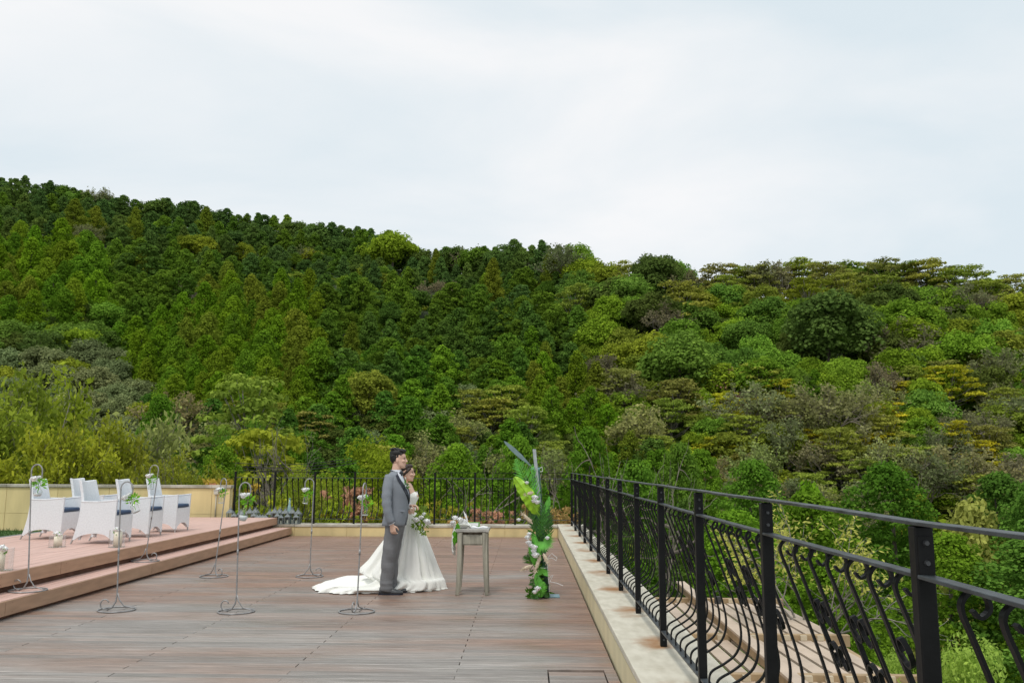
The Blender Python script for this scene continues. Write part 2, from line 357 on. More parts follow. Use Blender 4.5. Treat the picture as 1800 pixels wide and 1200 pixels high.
for r in range(rows):
    y = 19.69 - PITCH * (r + .5)
    if r % 2: segs = [(xj[1], xj[0]), (xj[3], xj[1]), (xj[5], xj[3])]
    else: segs = [(xj[2], xj[0]), (xj[4], xj[2]), (xj[5], xj[4])]
    for a, c in segs:
        if HY0 - BW / 2 < y < HY1 + BW / 2 and a < HX1 and c > HX0:
            boards.append((a, HX0 - .004, y)); boards.append((HX1 + .004, c, y))
        else: boards.append((a + .004, c - .004, y))
vis = sorted([q for q in boards if q[2] > 5.9], key=lambda q: q[2])
for a, c, y in vis[:296]:
    o = obj('plank', board_mesh(c - a), deck); o.location = ((a + c) / 2, y, -.03 + rnd.uniform(-.0015, .0015))
q = MB()
for a, c, y in vis[296:] + [z for z in boards if z[2] <= 5.9]:
    dz = rnd.uniform(-.0015, .0015); q.box(a, c, y - BW / 2, y + BW / 2, -.03 + dz, dz)
tag(q.build('planks', MAT['deck'], deck), kind='stuff')
hatch = thing('access_hatch', 'square wooden access hatch set flush in the deck beside the stone kerb', 'hatch', ((HX0 + HX1) / 2, (HY0 + HY1) / 2, 0))
for i in range(7):
    yy = -(HY1 - HY0) / 2 + PITCH * (i + .5) + .01
    o = obj('plank', board_mesh(HX1 - HX0 - .016), hatch); o.location = (0, yy, -.0285)
# kerb walls
KH = .25
kerb = thing('low_wall', 'low cream kerb wall with stained stone coping under the near side railing', 'wall', (1.0, 8, 0))
b = MB(); b.box(.72, 1.29, -4, 20.35, -.07, KH - .052); b.build('core', MAT['pale_paint'], kerb, world=True)
for k in range(-7, 10):
    y0 = PY0 + PS * k - PS / 2 + .004; y1 = min(y0 + PS - .008, 20.35)
    b = MB(); b.box(.7065 + rnd.uniform(-.001, .001), 1.31, y0 - .0, y1, KH - .05, KH + rnd.uniform(-.002, .001)); b.build('coping_slab', MAT['stained_coping'], kerb, world=True, bevel=.006)
    b = MB(); b.box(.709, .722, y0 - .002, y1 + .002, -.03, KH - .056); b.build('panel', MAT['pale_paint'], kerb, world=True)
BKY = 19.74
bk = thing('low_wall', 'low yellow kerb wall with grey coping across the far end of the deck', 'wall', (-2, BKY, 0))
b = MB(); b.box(-6.9, .70, BKY + .02, BKY + .55, -.07, KH - .052); b.build('core', MAT['yellow_paint'], bk, world=True)
xs = list(np.arange(.700, -7, -1.19))
for i in range(len(xs) - 1):
    b = MB(); b.box(xs[i + 1] + .003, xs[i] - .003, BKY - .012, BKY + .57, KH - .05, KH + rnd.uniform(-.002, .001)); b.build('coping_slab', MAT['coping_stone'], bk, world=True, bevel=.005)
    b = MB(); b.box(xs[i + 1] + .003, xs[i] - .003, BKY + .004, BKY + .02, -.03, KH - .056); b.build('panel', MAT['yellow_paint'], bk, world=True)
# platform with two steps
plat = tag(MB().build('platform', MAT['shadow_wood']), kind='structure')
HP, HS, XP, XS = .40, .185, -5.64, -5.30
b = MB(); b.box(-8.42, XP - .09, -2, 19.70, -.03, HP - .028); b.build('carcass', MAT['shadow_wood'], plat)
b = MB(); b.box(XP - .05, XS - .07, -2, 19.68, -.03, HS - .028); b.build('carcass', MAT['shadow_wood'], plat)
nb = 17; bw = (XP - .028 - (-8.42)) / nb
pm = MB(); pm.box(-bw / 2 + .0025, bw / 2 - .0025, 0, 2.39, -.024, 0); pmesh = pm.mesh('plank', MAT['composite'])
for i in range(nb):
    for k in range(5):
        y = 4.5 + 2.4 * k + (1.2 if i % 2 else 0)
        o = obj('plank', pmesh, plat); o.location = (-8.42 + bw * (i + .5), y, HP + rnd.uniform(-.0008, .0008))
        if y + 2.4 > 19.7: o.scale = (1, (19.69 - y) / 2.4, 1)
    q = MB(); q.box(-8.42 + bw * i + .0025, -8.42 + bw * (i + 1) - .0025, -2, 4.49 + (1.2 if i % 2 else 0), HP - .024, HP); q.build('plank', MAT['composite'], plat)
    ye = 16.5 + (1.2 if i % 2 else 0) + .003
    q = MB(); q.box(-8.42 + bw * i + .0025, -8.42 + bw * (i + 1) - .0025, ye, 19.69, HP - .024, HP)
    q.build('plank', MAT['composite'], plat)
tw = (XS - .028 - XP + .05) / 4
for i in range(4):
    for k in range(7):
        q = MB(); y = -.2 + 2.85 * k + (1.4 if i % 2 else 0)
        x0 = XP - .05 + tw * i
        if y < 19.4: q.box(x0 + .0025, x0 + tw - .0025, y, min(y + 2.84, 19.67), HS - .024, HS); q.build('plank', MAT['composite'], plat)
scr = MB()
for (xf, h0, h1, js, ye) in ((XP, .25, HP - .003, [1.9, 4.9, 7.9, 10.6, 12.9, 16.2, 19.70], 19.70), (XS, .035, HS - .003, [1.7, 5.3, 8.95, 12.4, 16.0, 19.68], 19.68)):
    y0 = -2
    for j in js:
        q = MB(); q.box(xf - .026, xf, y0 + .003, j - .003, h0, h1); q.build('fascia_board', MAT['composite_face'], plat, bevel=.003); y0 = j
        for yy in (j - .12, j + .12, (j + 1.5), j - 1.5):
            if yy < ye - .1:
                for zz in (h0 + .03, h1 - .03): scr.lathe([(.005, 0), (.005, .002)], 6, (0, 0, 0)) if False else scr.add([(xf + .001, yy + .005 * math.cos(t), zz + .005 * math.sin(t)) for t in np.arange(0, 6.28, 1.0472)], [tuple(range(6))])
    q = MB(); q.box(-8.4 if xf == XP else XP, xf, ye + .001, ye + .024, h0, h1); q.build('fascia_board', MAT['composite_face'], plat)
tag(scr.build('screws', MAT['shadow_wood'], plat), kind='stuff')
# strip, turf and tall yellow wall at the left
b = MB(); b.box(-8.62, -8.425, -2, 19.69, .2, HP - .01); tag(b.build('border_strip', MAT['grey_strip']), kind='structure')
b = MB(); b.box(-14.4, -8.63, -2, 20.0, -.05, .06); tag(b.build('turf_base', MAT['turf']), kind='structure')
bl = np.column_stack([rng.uniform(-14, -8.65, 9000), rng.uniform(12, 19.9, 9000), np.full(9000, .06)])
q = MB()
for p in bl:
    a = rnd.uniform(0, 6.28); dx, dy = .008 * math.cos(a), .008 * math.sin(a)
    q.add([(p[0] - dx, p[1] - dy, .06), (p[0] + dx, p[1] + dy, .06), (p[0] + rnd.uniform(-.02, .02), p[1] + rnd.uniform(-.02, .02), .06 + rnd.uniform(.04, .09))], [(0, 1, 2)])
tag(q.build('grass', MAT['turf']), kind='stuff')
WY = 20.05; wx1 = -6.86
wall = thing('boundary_wall', 'tall yellow panelled boundary wall with grey coping behind the white chairs', 'wall', (-10, WY, 0))
b = MB(); b.box(-15, wx1 - .01, WY + .02, WY + .22, -.07, 1.04); b.build('core', MAT['yellow_paint'], wall, world=True)
xw = [wx1, -7.28] + list(np.arange(-8.48, -15, -1.2))
for i in range(len(xw) - 1):
    for z0, z1 in ((.02, .438), (.444, 1.03)):
        b = MB(); b.box(xw[i + 1] + .004, xw[i] - .004, WY, WY + .02, z0, z1); b.build('panel', MAT['yellow_paint'], wall, world=True, bevel=.003)
    b = MB(); b.box(xw[i + 1] + .002, xw[i] - .002 + (.03 if i == 0 else 0), WY - .035, WY + .25, 1.042, 1.105); b.build('coping_slab', MAT['coping_stone'], wall, world=True, bevel=.006)
p = yp(381, 866, WY)
bx = thing('junction_box', 'small pale electrical box with a conduit running down the yellow wall', 'electrical box', (p[0], WY, p[2]))
b = MB(); b.box(-.05, .05, -.07, -.002, -.03, .06); b.build('box', MAT['box_plastic'], bx, bevel=.008)
b = MB(); b.box(-.058, .058, -.078, -.001, .062, .075); b.build('lid', MAT['box_plastic'], bx)
b = MB(); b.tube([(0, -.03, -.03), (0, -.03, -p[2] + .36)], .012, 8); b.tube([(.028, -.03, .075), (.028, -.03, .2)], .008, 6); b.build('conduit', MAT['box_plastic'], bx, smooth=True)

# ------------------------------------------------------------------ iron railings
ZT, ZM, ZB = 1.42, 1.288, .36
def spiral(c, r0, r1, a0, a1, n=12):
    return [(c[0] + (r0 + (r1 - r0) * i / n) * math.cos(a0 + (a1 - a0) * i / n), c[1] + (r0 + (r1 - r0) * i / n) * math.sin(a0 + (a1 - a0) * i / n)) for i in range(n + 1)]
def sm(pts, n=4):
    """Catmull-Rom through 2D points"""
    P = [np.array(p, float) for p in pts]; P = [2 * P[0] - P[1]] + P + [2 * P[-1] - P[-2]]; o = []
    for i in range(1, len(P) - 2):
        for k in range(n):
            t = k / n; o.append(.5 * (2 * P[i] + (P[i + 1] - P[i - 1]) * t + (2 * P[i - 1] - 5 * P[i] + 4 * P[i + 1] - P[i + 2]) * t * t + (3 * P[i] - P[i - 1] - 3 * P[i + 1] + P[i + 2]) * t ** 3))
    o.append(P[-2]); return o
# bellied baluster: outline in (out, z)
BEL = sm([(0, ZB), (0, ZB + .05), (.02, ZB + .085), (.09, ZB + .125), (.155, ZB + .18), (.183, ZB + .27), (.17, ZB + .38), (.125, ZB + .53), (.075, ZB + .67), (.028, ZB + .80), (.004, ZB + .865), (.006, ZB + .895), (.03, ZB + .915), (.06, ZB + .905), (.068, ZB + .875), (.045, ZB + .855), (.028, ZB + .872)], 4)
def belly(z):
    ys = [p[1] for p in BEL[:44]]; return float(np.interp(z, ys, [p[0] for p in BEL[:44]]))
def bal_mesh(axis):
    q = MB()
    # bar 14 mm wide along the run, 9 mm thick
    pts = [(x, 0, z) for x, z in BEL] if axis == 'x' else [(0, x, z) for x, z in BEL]
    q.ribbon(pts, .020, .009, (0, 1, 0) if axis == 'x' else (1, 0, 0)); return q.mesh('baluster', MAT['iron'])
def scroll_mesh(axis, sgn):
    """C-scroll riveted to one side of a bar: a curl above and a curl below, following the belly"""
    zc = ZB + .60
    up = spiral((.043, .068), .017, .046, 3.6, -math.pi * .95, 16); dn = [(x, -z) for x, z in up][::-1]
    pts2 = up + [(.002, .03), (0, 0), (.002, -.03)] + dn
    q = MB(); pts = []
    for u, dz in pts2:
        z = zc + dz * 1.25; o = belly(z) + .002
        pts.append((o, sgn * (u + .009), z) if axis == 'x' else (sgn * (u + .009), o, z))
    P = [np.array(p) for p in pts]; wv = np.array((1, 0, .45)) if axis == 'x' else np.array((0, 1, .45)); wv /= np.linalg.norm(wv)
    q.ribbon(P, .016, .006, wv); return q.mesh('scroll', MAT['iron'])
rail = thing('railing', 'black wrought iron railing with bellied balusters along the right side of the deck', 'railing', (RX, 8, KH))
ya, yb = PY0 - 6 * PS, PY0 + 9 * PS
posts_k = list(range(-6, 10))
pm = MB(); pm.box(-.024, .024, -.021, .021, 0, ZT - KH - .006); post_me = pm.mesh('post', MAT['iron'])
pm = MB(); pm.box(-.020, .020, -.027, -.021, ZM - KH + .006, ZT - KH - .03); plate_me = pm.mesh('splice_plate', MAT['iron'])
pm = MB(); pm.tube([(0, 0, 0), (0, -.008, 0)], [.0085, .006], 8); bolt_me = pm.mesh('bolt', MAT['bolt_metal'])
for k in posts_k:
    o = obj('post', post_me, rail); o.location = (0, PY0 + PS * k - 8, 0)
    bev = o.modifiers.new('bevel', 'BEVEL'); bev.width = .004; bev.segments = 1
    obj('splice_plate', plate_me, o)
    for yy, zz in ((-.027, ZM - KH + .035), (-.027, ZM - KH + .085), (-.021, .05)): obj('bolt', bolt_me, o).location = (0, yy, zz)
def jit_rail(name, z, wd, ht):
    q = MB(); pts = []
    for k in range(-12, 19): pts.append((RX + rnd.uniform(-.002, .002), PY0 + PS * k / 2, z + rnd.uniform(-.003, .003)))
    pts = [p for p in pts if ya - .1 <= p[1] <= yb + .04] + [(RX, yb + .034, z)]
    q.ribbon(pts, ht, wd, (0, 0, 1)); return q.build(name, MAT['worn_iron'], rail, world=True, bevel=.002)
jit_rail('top_rail', ZT + .004, .048, .010); jit_rail('middle_rail', ZM, .042, .010)
q = MB(); q.bar((RX + .003, ya, ZB), (RX + .003, yb, ZB), .045, .011); q.build('bottom_rail', MAT['worn_iron'], rail, world=True)
bm_, s0, s1 = bal_mesh('x'), scroll_mesh('x', 1), scroll_mesh('x', -1)
for k in posts_k[2:-1]:
    for j in range(7):
        y = PY0 + PS * k + PS * (j + 1) / 8
        o = obj('baluster', bm_, rail); o.location = (RX - RX, y - 8, -KH)
        if 1 <= j <= 5:
            obj('scroll', s1 if j in (1, 3, 5) else s0, o)
# far railing
BRY = 20.02
brail = thing('railing', 'black iron railing with bellied balusters across the far end behind the couple', 'railing', (0, BRY, KH))
bp = [.66 - .925 * i for i in range(1, 9)]
pm = MB(); pm.box(-.021, .021, -.021, .021, 0, ZT - KH); bpost = pm.mesh('post', MAT['iron'])
for x in bp:
    o = obj('post', bpost, brail); o.location = (x, 0, 0)
bx0 = bp[-1] - .03
for nm, z, wd in (('top_rail', ZT, .02), ('middle_rail', ZM, .04), ('bottom_rail', ZB, .03)):
    q = MB(); q.bar((bx0, 0, z - KH), (RX - .03, 0, z - KH), wd, .012); q.build(nm, MAT['worn_iron' if nm != 'top_rail' else 'iron'], brail)
bm2, t0, t1 = bal_mesh('y'), scroll_mesh('y', 1), scroll_mesh('y', -1)
for i, x in enumerate([.66] + bp[:-1]):
    for j in range(6):
        o = obj('baluster', bm2, brail); o.location = (x - .925 * (j + 1) / 7, 0, -KH)
        if i < 5 and 1 <= j <= 4:
            obj('scroll', t1 if j % 2 else t0, o)

# ------------------------------------------------------------------ white wicker armchairs
def weave(m):
    t = m.node_tree; p = t.nodes['Principled BSDF']; tcn = t.nodes.new('ShaderNodeTexCoord'); bk_ = t.nodes.new('ShaderNodeTexBrick')
    mp = t.nodes.new('ShaderNodeMapping'); mp.inputs['Rotation'].default_value = (math.radians(90), 0, 0)
    bk_.inputs['Scale'].default_value = 30; bk_.inputs['Color1'].default_value = (1, 1, 1, 1); bk_.inputs['Color2'].default_value = (.6, .6, .6, 1); bk_.inputs['Mortar'].default_value = (0, 0, 0, 1); bk_.inputs['Mortar Size'].default_value = .03
    t.links.new(tcn.outputs['Object'], mp.inputs[0]); t.links.new(mp.outputs[0], bk_.inputs[0]); bp_ = t.nodes.new('ShaderNodeBump'); bp_.inputs['Strength'].default_value = .5; bp_.inputs['Distance'].default_value = .006
    t.links.new(bk_.outputs['Color'], bp_.inputs['Height']); t.links.new(bp_.outputs[0], p.inputs['Normal'])
weave(MAT['wicker'])
def make_chair(label):
    t = thing('wicker_armchair', label, 'chair', group='white wicker armchairs on the platform')
    hw = .30
    side = sm([(-.25, .625), (-.262, .45), (-.29, .28), (-.345, .06)], 4) + sm([(-.315, .06), (-.24, .115), (-.12, .15), (.02, .158), (.15, .135), (.255, .06)], 4) + [(.285, .06), (.292, .35), (.30, .652), (.29, .655)] + sm([(.2, .64), (0, .622), (-.24, .625)], 3)[:-1]
    for sy in (-1, 1):
        q = MB(); y0, y1 = sorted((sy * hw, sy * (hw - .038))); q.prism([tuple(p) for p in side], y0, y1); q.build('side_panel', MAT['wicker'], t)
        q = MB(); q.ribbon([(-.25, sy * (hw - .02), .637), (0, sy * (hw - .02), .633), (.2, sy * (hw - .02), .65), (.305, sy * (hw - .02), .664)], .05, .022, (0, 1, 0)); q.build('armrest', MAT['wicker'], t, bevel=.006)
        for lx, tx in ((-.33, -.375), (.27, .274)):
            q = MB(); q.tube([(lx, sy * (hw - .02), .10), (tx, sy * (hw - .02), 0)], [.017, .013], 8); q.build('leg', MAT['aluminium'], t)
    fr = [(-.262, .06), (-.235, .06)] + sm([(-.21, .10), (-.1, .15), (0, .16), (.1, .15), (.21, .10)], 3) + [(.235, .06), (.262, .06), (.262, .425), (-.262, .425)]
    q = MB(); q.prism(fr, -.286, -.25); me_ = q.v; q.v = [(-y, x, z) for x, y, z in me_]; q.f = [f[::1] for f in q.f]; q.build('front_panel', MAT['wicker'], t)
    q = MB(); q.v = []; q.prism(fr, .25, .28); q.v = [(-y, x, z) for x, y, z in q.v]; q.build('rear_panel', MAT['wicker'], t)
    q = MB(); q.box(-.25, .25, -.262, .262, .40, .43); q.build('seat', MAT['wicker'], t)
    q = MB(); q.box(-.2, .292, -.255, .255, .435, .492); q.build('cushion', MAT['cushion'], t, bevel=.022)
    rings = []
    for i in range(9):
        s_ = i / 8; x = -.20 - .03 * s_ - .07 * s_ * s_; z = .40 + .545 * s_; hwid = .262 - .03 * s_
        rings.append([(x + .045 * (1 - (2 * u - 1) ** 2) * -1 + (0 if k == 0 else -.045), (2 * u - 1) * hwid if k == 0 else (1 - 2 * u) * hwid, z + (.014 * (abs(2 * u - 1) ** 2) if i == 8 else 0)) for k in (0, 1) for u in np.linspace(0, 1, 9)])
    q = MB(); q.loft(rings, True); q.build('backrest', MAT['wicker'], t, smooth=False, bevel=.008)
    return t
ch = make_chair('white wicker armchair nearest the step edge, in front beside the second candle')
ch.scale = (.97, .97, .97); ch.location = (-6.39, 13.18, HP)
for x, y, rz, lab in ((-7.83, 14.38, 0, 'white wicker armchair farthest left, behind the first candle jar'),
                      (-7.80, 15.6, .03, 'white wicker armchair in the rear row, mostly hidden behind the nearest armchair'),
                      (-6.63, 14.86, .02, 'white wicker armchair in the middle of the front row'),
                      (-6.62, 16.02, -.02, 'white wicker armchair farthest back, closest to the lanterns')):
    copy_tree(ch, (x * .967, y * .967, HP), rz, lab)

# ------------------------------------------------------------------ shepherd crook stands with hanging bottles
def leafy(q, c, r, n, sz, up=.4, seed=0, droop=0):
    g = random.Random(seed)
    for _ in range(n):
        d = np.array([g.gauss(0, 1), g.gauss(0, 1), g.gauss(0, 1)]); d /= np.linalg.norm(d) + 1e-9
        p = np.array(c) + d * r * g.uniform(.3, 1); ax = d + np.array([0, 0, up - droop]); ax /= np.linalg.norm(ax) + 1e-9
        sd = np.cross(ax, [g.gauss(0, 1) for _ in range(3)]); sd /= np.linalg.norm(sd) + 1e-9; L = sz * g.uniform(.7, 1.3)
        q.add([p, p + ax * L * .5 + sd * L * .22, p + ax * L, p + ax * L * .5 - sd * L * .22], [(0, 1, 2, 3)])
def rose(q, c, r, seed=0):
    g = random.Random(seed)
    q.ell(c, r * .72, r * .72, r * .66, 8, 6)
    for lay, (k, rr) in enumerate(((4, .55), (5, .85), (6, 1.0))):
        for i in range(k):
            a = 2 * math.pi * i / k + lay * .5 + g.uniform(-.2, .2); d = np.array([math.cos(a), math.sin(a), 0]); s_ = np.array([-d[1], d[0], 0]); cc = np.array(c, float)
            hgt = (.75, .5, .15)[lay] * r
            pts = [cc + d * r * .25 + np.array([0, 0, -.45 * r]), cc + d * rr * r * .9 - s_ * r * .45 + np.array([0, 0, hgt * .4]), cc + d * rr * r * 1.05 + np.array([0, 0, hgt]), cc + d * rr * r * .9 + s_ * r * .45 + np.array([0, 0, hgt * .4])]
            q.add(pts, [(0, 1, 2, 3)])
def make_stand(label):
    t = thing('shepherd_hook', label, 'plant hook', group='grey metal crook stands on the terrace')
    q = MB(); q.torus((0, 0, .009), .19, .008, n=36); q.build('base_ring', MAT['crook_steel'], t, smooth=True)
    q = MB(); P = [(-.10, 0, .012), (-.05, 0, .03), (-.012, 0, .09), (0, 0, .17), (0, 0, .75), (0, 0, 1.27)]
    P += [(.062 - .062 * math.cos(a), 0, 1.30 + .075 * math.sin(a)) for a in np.linspace(0.1, math.pi, 11)] + [(.122, 0, 1.25), (.108, 0, 1.222), (.088, 0, 1.222)]
    q.tube(P, [.009, .009, .009, .0085] + [.0075] * (len(P) - 4), 8); q.lathe([(.011, .60), (.012, .63), (.011, .66)], 8); q.build('pole', MAT['crook_steel'], t, smooth=True)
    q = MB(); q.tube([(0, 0, .18), (.02, .0, .11), (.07, .0, .045), (.15, .0, .022), (.185, 0, .018)], .0065, 8); q.build('strut', MAT['crook_steel'], t, smooth=True)
    q = MB(); q.tube([(-.09, 0, .012), (-.135, 0, .02)] + [(-.125 + .042 * math.cos(a), 0, .068 + .05 * math.sin(a)) for a in np.linspace(-2.4, -5.9, 12)], .007, 8); q.build('scroll', MAT['crook_steel'], t, smooth=True)
    return t
def bottle_prof(kind):
    if kind == 'jar': return [(.001, 0), (.038, 0), (.040, .01), (.040, .075), (.034, .092), (.024, .10), (.024, .118), (.026, .12)]
    if kind == 'drop': return [(.001, 0), (.03, .0), (.047, .03), (.048, .055), (.036, .09), (.02, .12), (.014, .15), (.014, .19), (.017, .195)]
    return [(.001, 0), (.036, .005), (.047, .035), (.046, .06), (.03, .088), (.021, .1), (.021, .115), (.024, .118)]
def make_bottle(label, kind, loc, tilt, seed, strlen, rz=0):
    """origin at the hook; the bottle hangs below on twine with a flower in its neck"""
    t = thing('hanging_bottle', label, 'bottle vase', loc, rz, 'glass bottles of flowers hung from the crooks')
    pf = bottle_prof(kind); H = pf[-1][1]; zb = -strlen - H
    T = Matrix.Rotation(tilt, 4, 'Y')
    def tr(q): q.v = [tuple(T @ Vector(v)) for v in q.v]; return q
    q = MB(); q.lathe([(r, zb + z) for r, z in pf], 18, cap=False); tr(q).build('glass', MAT['clear_glass'], t, smooth=True)
    q = MB(); q.lathe([(r * .93, zb + .003 + z) for r, z in pf if z < H * .45], 18); tr(q).build('water', MAT['water'], t, smooth=True)
    q = MB(); q.tube([(0, 0, 0), (.012, .01, -strlen * .5), (pf[-1][0], 0, -strlen)], .003, 5); q.tube([(0, 0, .004), (-.012, -.01, -strlen * .5), (-pf[-1][0], 0, -strlen)], .003, 5)
    q.tube([(0, 0, .01), (-.03, .01, -.015), (-.045, .0, -.05)], .0035, 5); q.torus((0, 0, .0), .012, .003, (1, 0, 0), (0, 0, 1), 10); tr(q).build('twine', MAT['twine'], t)
    q = MB(); leafy(q, (.02, -.01, zb + H + .025), .05, 50, .05, seed=seed); q.tube([(0, 0, zb + .03), (0, 0, zb + H + .05)], .003, 5)
    o = tr(q).build('greenery', MAT['leaf'], t); o.color = (.20, .50, .04, 1)
    q = MB(); rose(q, (-.03, -.04, zb + H + .075), .048, seed); rose(q, (.005, .0, zb + H + .09), .034, seed + 1); tr(q).build('flower', MAT['petal'], t)
    return t
ST = [(49, 1038, HS, 0, -.055, 'nearest the left picture edge on the lower step', 'round', .02, 5), (255, 986, HS, math.pi, .085, 'leaning on the step before the middle armchairs', 'jar', 0, 3),
      (205, 1072, 0, .25, -.035, 'on the deck before the second candle', 'jar', -.5, 1), (376, 1013, 0, 2.6, .085, 'leaning on the deck near the wall end', 'jar', 0, 4),
      (415, 1075, 0, .0, -.022, 'on the deck with the drop shaped bottle', 'drop', .15, 2), (544, 1013, 0, math.pi + .3, .01, 'on the deck left of the bridal train', 'jar', .12, 6), (627, 1075, 0, 1.45, .022, 'before the bridal train, closest to the groom', 'jar', 0, 7)]
std = None
for px, py, z, rz, lean, wh, kind, tilt, seed in ST:
    p = gp(px, py, z); lab = 'grey metal crook stand ' + wh
    if std is None: std = make_stand(lab); s = std
    else: s = copy_tree(std, label=lab)
    s.location = (p[0], p[1], z); s.rotation_euler = (0, 0, rz)
    # the thin pole leans a little over its flat base ring
    LR = Matrix.Rotation(rz, 4, 'Z').inverted() @ Matrix.Rotation(lean, 4, 'Y') @ Matrix.Rotation(rz, 4, 'Z')
    for c in s.children:
        if c.name.startswith('pole'): c.matrix_local = LR
    hk = Matrix.Translation((p[0], p[1], z)) @ Matrix.Rotation(lean, 4, 'Y') @ Matrix.Rotation(rz, 4, 'Z') @ Vector((.088, 0, 1.222))
    blab = {'round': 'round glass bottle', 'jar': 'small glass jar', 'drop': 'drop shaped bottle'}[kind] + ' on the crook ' + wh
    make_bottle(blab, kind, tuple(hk), tilt, seed * 7, .085 if kind != 'drop' else .07)

# ------------------------------------------------------------------ candle jars on the platform
def candle_set(x, y, wh, tall, seed):
    j = thing('glass_jar', 'wide clear glass cylinder %s on the platform' % wh, 'jar', (x, y, HP), 0, 'glass jars holding candles')
    h = .16 if not tall else .24
    q = MB(); q.lathe([(.001, .004), (.105, .002), (.11, .01), (.11, h), (.112, h + .004)], 24, cap=False); q.build('cylinder', MAT['clear_glass'], j, smooth=True)
    q = MB(); q.lathe([(.0, .001), (.112, .0), (.115, .006), (.0, .009)], 24, cap=False); q.build('base', MAT['clear_glass'], j, smooth=True)
    c = thing('candle', 'cream pillar candle %s' % wh.replace('standing', 'inside the jar'), 'candle', (x + .01 - (.03 if seed == 3 else 0), y, HP + .011)); c.scale = (.75, .75, 1) if seed == 3 else (1, 1, 1)
    q = MB(); q.lathe([(.001, 0), (.056, 0), (.057, .14 if not tall else .2), (.05, .145 if not tall else .205), (.004, .142 if not tall else .2)], 18); q.build('wax', MAT['wax'], c, smooth=True)
    q = MB(); hz = .15 if not tall else .21; q.tube([(0, 0, hz - .01), (.002, 0, hz + .012)], .002, 5); q.build('wick', MAT['cable'], c)
    f = thing('flower_posy', 'white flower posy set on the candle %s' % wh.replace('standing ', ''), 'flowers', (x, y, HP + hz))
    q = MB(); rose(q, (-.01, -.02, .035), .052, seed); rose(q, (.035, -.025, .02), .038, seed + 3); rose(q, (-.035, 0, .01), .028, seed + 5); q.build('flower', MAT['petal'], f)
    q = MB(); leafy(q, (.01, -.02, .0), .035, 14, .04, seed=seed); o = q.build('greenery', MAT['leaf'], f); o.color = (.13, .33, .03, 1)
for px, py, wh, tl, s_ in ((100, 961, 'standing before the leftmost armchair', False, 1), (205, 961, 'standing before the nearest armchair', True, 2), (3, 1002, 'standing at the left edge of the picture', True, 3)):
    p = gp(px, py, HP); candle_set(p[0], p[1], wh, tl, s_)

# ------------------------------------------------------------------ metal lanterns along the far kerb
def make_lantern(label, H):
    t = thing('lantern', label, 'lantern', group='grey metal lanterns lined up on the far kerb'); w_ = .062; hb = H * .62
    q = MB(); q.box(-w_, w_, -w_, w_, 0, .02); q.build('base', MAT['grey_metal'], t, bevel=.004)
    for sx in (-1, 1):
        for sy in (-1, 1):
            q = MB(); q.box(sx * w_ - .007, sx * w_ + .007, sy * w_ - .007, sy * w_ + .007, .021, hb); q.build('corner_post', MAT['grey_metal'], t)
    q = MB()
    for a in (0, 1, 2, 3):
        c, s_ = math.cos(a * math.pi / 2), math.sin(a * math.pi / 2); e = w_ - .002
        pts = [(-e, -e), (e, -e)]; q.add([(x * c - y * s_, x * s_ + y * c, z) for z in (.022, hb - .002) for x, y in pts], [(0, 1, 3, 2)])
    q.build('pane', MAT['lantern_glass'], t)
    q = MB(); q.loft([[(sx * r, sy * r, z) for sx, sy in ((-1, -1), (1, -1), (1, 1), (-1, 1))] for r, z in ((w_ + .012, hb), (w_ + .012, hb + .012), (w_ * .45, hb + H * .2), (w_ * .4, hb + H * .26), (w_ * .15, hb + H * .29))]); q.build('roof', MAT['grey_metal'], t)
    q = MB(); q.torus((0, 0, hb + H * .33), .02, .004, (1, 0, 0), (0, 0, 1), 12); q.build('ring', MAT['grey_metal'], t)
    q = MB(); q.lathe([(.001, .021), (.025, .021), (.025, .09)], 10); q.build('candle', MAT['wax'], t)
    return t
tallL = make_lantern('tall grey metal lantern at the left end of the far kerb row', .38); tallL.location = (yp(405, 900, 19.9)[0], 19.9, KH)
lst = [(423, .33), (439, .37), (449, .38), (474, .33), (483, .38), (492, .38), (502, .37), (514, .38), (524, .35)]
for i, (px, H) in enumerate(lst):
    copy_tree(tallL, (yp(px, 900, 19.92)[0], 19.90 + rnd.uniform(0, .03), KH), rnd.uniform(-.2, .2), 'grey metal lantern in the back line, %s behind the platform from its left end' % 'first second third fourth fifth sixth'.split()[i] if px < 497 else ['tall grey lantern just right of the platform corner', 'tall grey lantern right of the teal bottle', 'rightmost grey lantern at the end of the row'][[502, 514, 524].index(px)], sc_=(1, 1, H / .38))
smallL = make_lantern('small grey lantern in the front line at its left end', .25); smallL.location = (yp(411.5, 900, 19.78)[0], 19.80, KH + .012)
for i, (px, H) in enumerate(((446.5, .27), (453, .22), (458, .22), (462.5, .22), (467, .22), (488, .27), (494.5, .22), (506, .25), (521, .24))):
    copy_tree(smallL, (yp(px, 900, 19.80)[0], 19.80, KH + .001), rnd.uniform(-.2, .2), 'small grey lantern in the front line, %s behind the platform edge from the left' % 'second third fourth fifth sixth seventh eighth'.split()[i] if px < 497 else ('small grey lantern in front of the teal bottle' if px < 510 else 'small grey lantern in front of the rightmost lantern'), sc_=(.8, .8, H / .25))
smallL.scale = (.8, .8, 1)
p = yp(508, 900, 20.12)
tb = thing('glass_bottle', 'tall teal glass bottle standing among the metal lanterns', 'bottle', (p[0], 20.14, KH))
q = MB(); q.lathe([(.001, 0), (.055, 0), (.06, .02), (.058, .2), (.04, .36), (.022, .45), (.02, .54)], 16); q.build('body', MAT['teal_glass'], tb, smooth=True)
q = MB(); q.lathe([(.026, .54), (.027, .56), (.02, .565)], 14); q.build('lip', MAT['teal_cap'], tb, smooth=True)

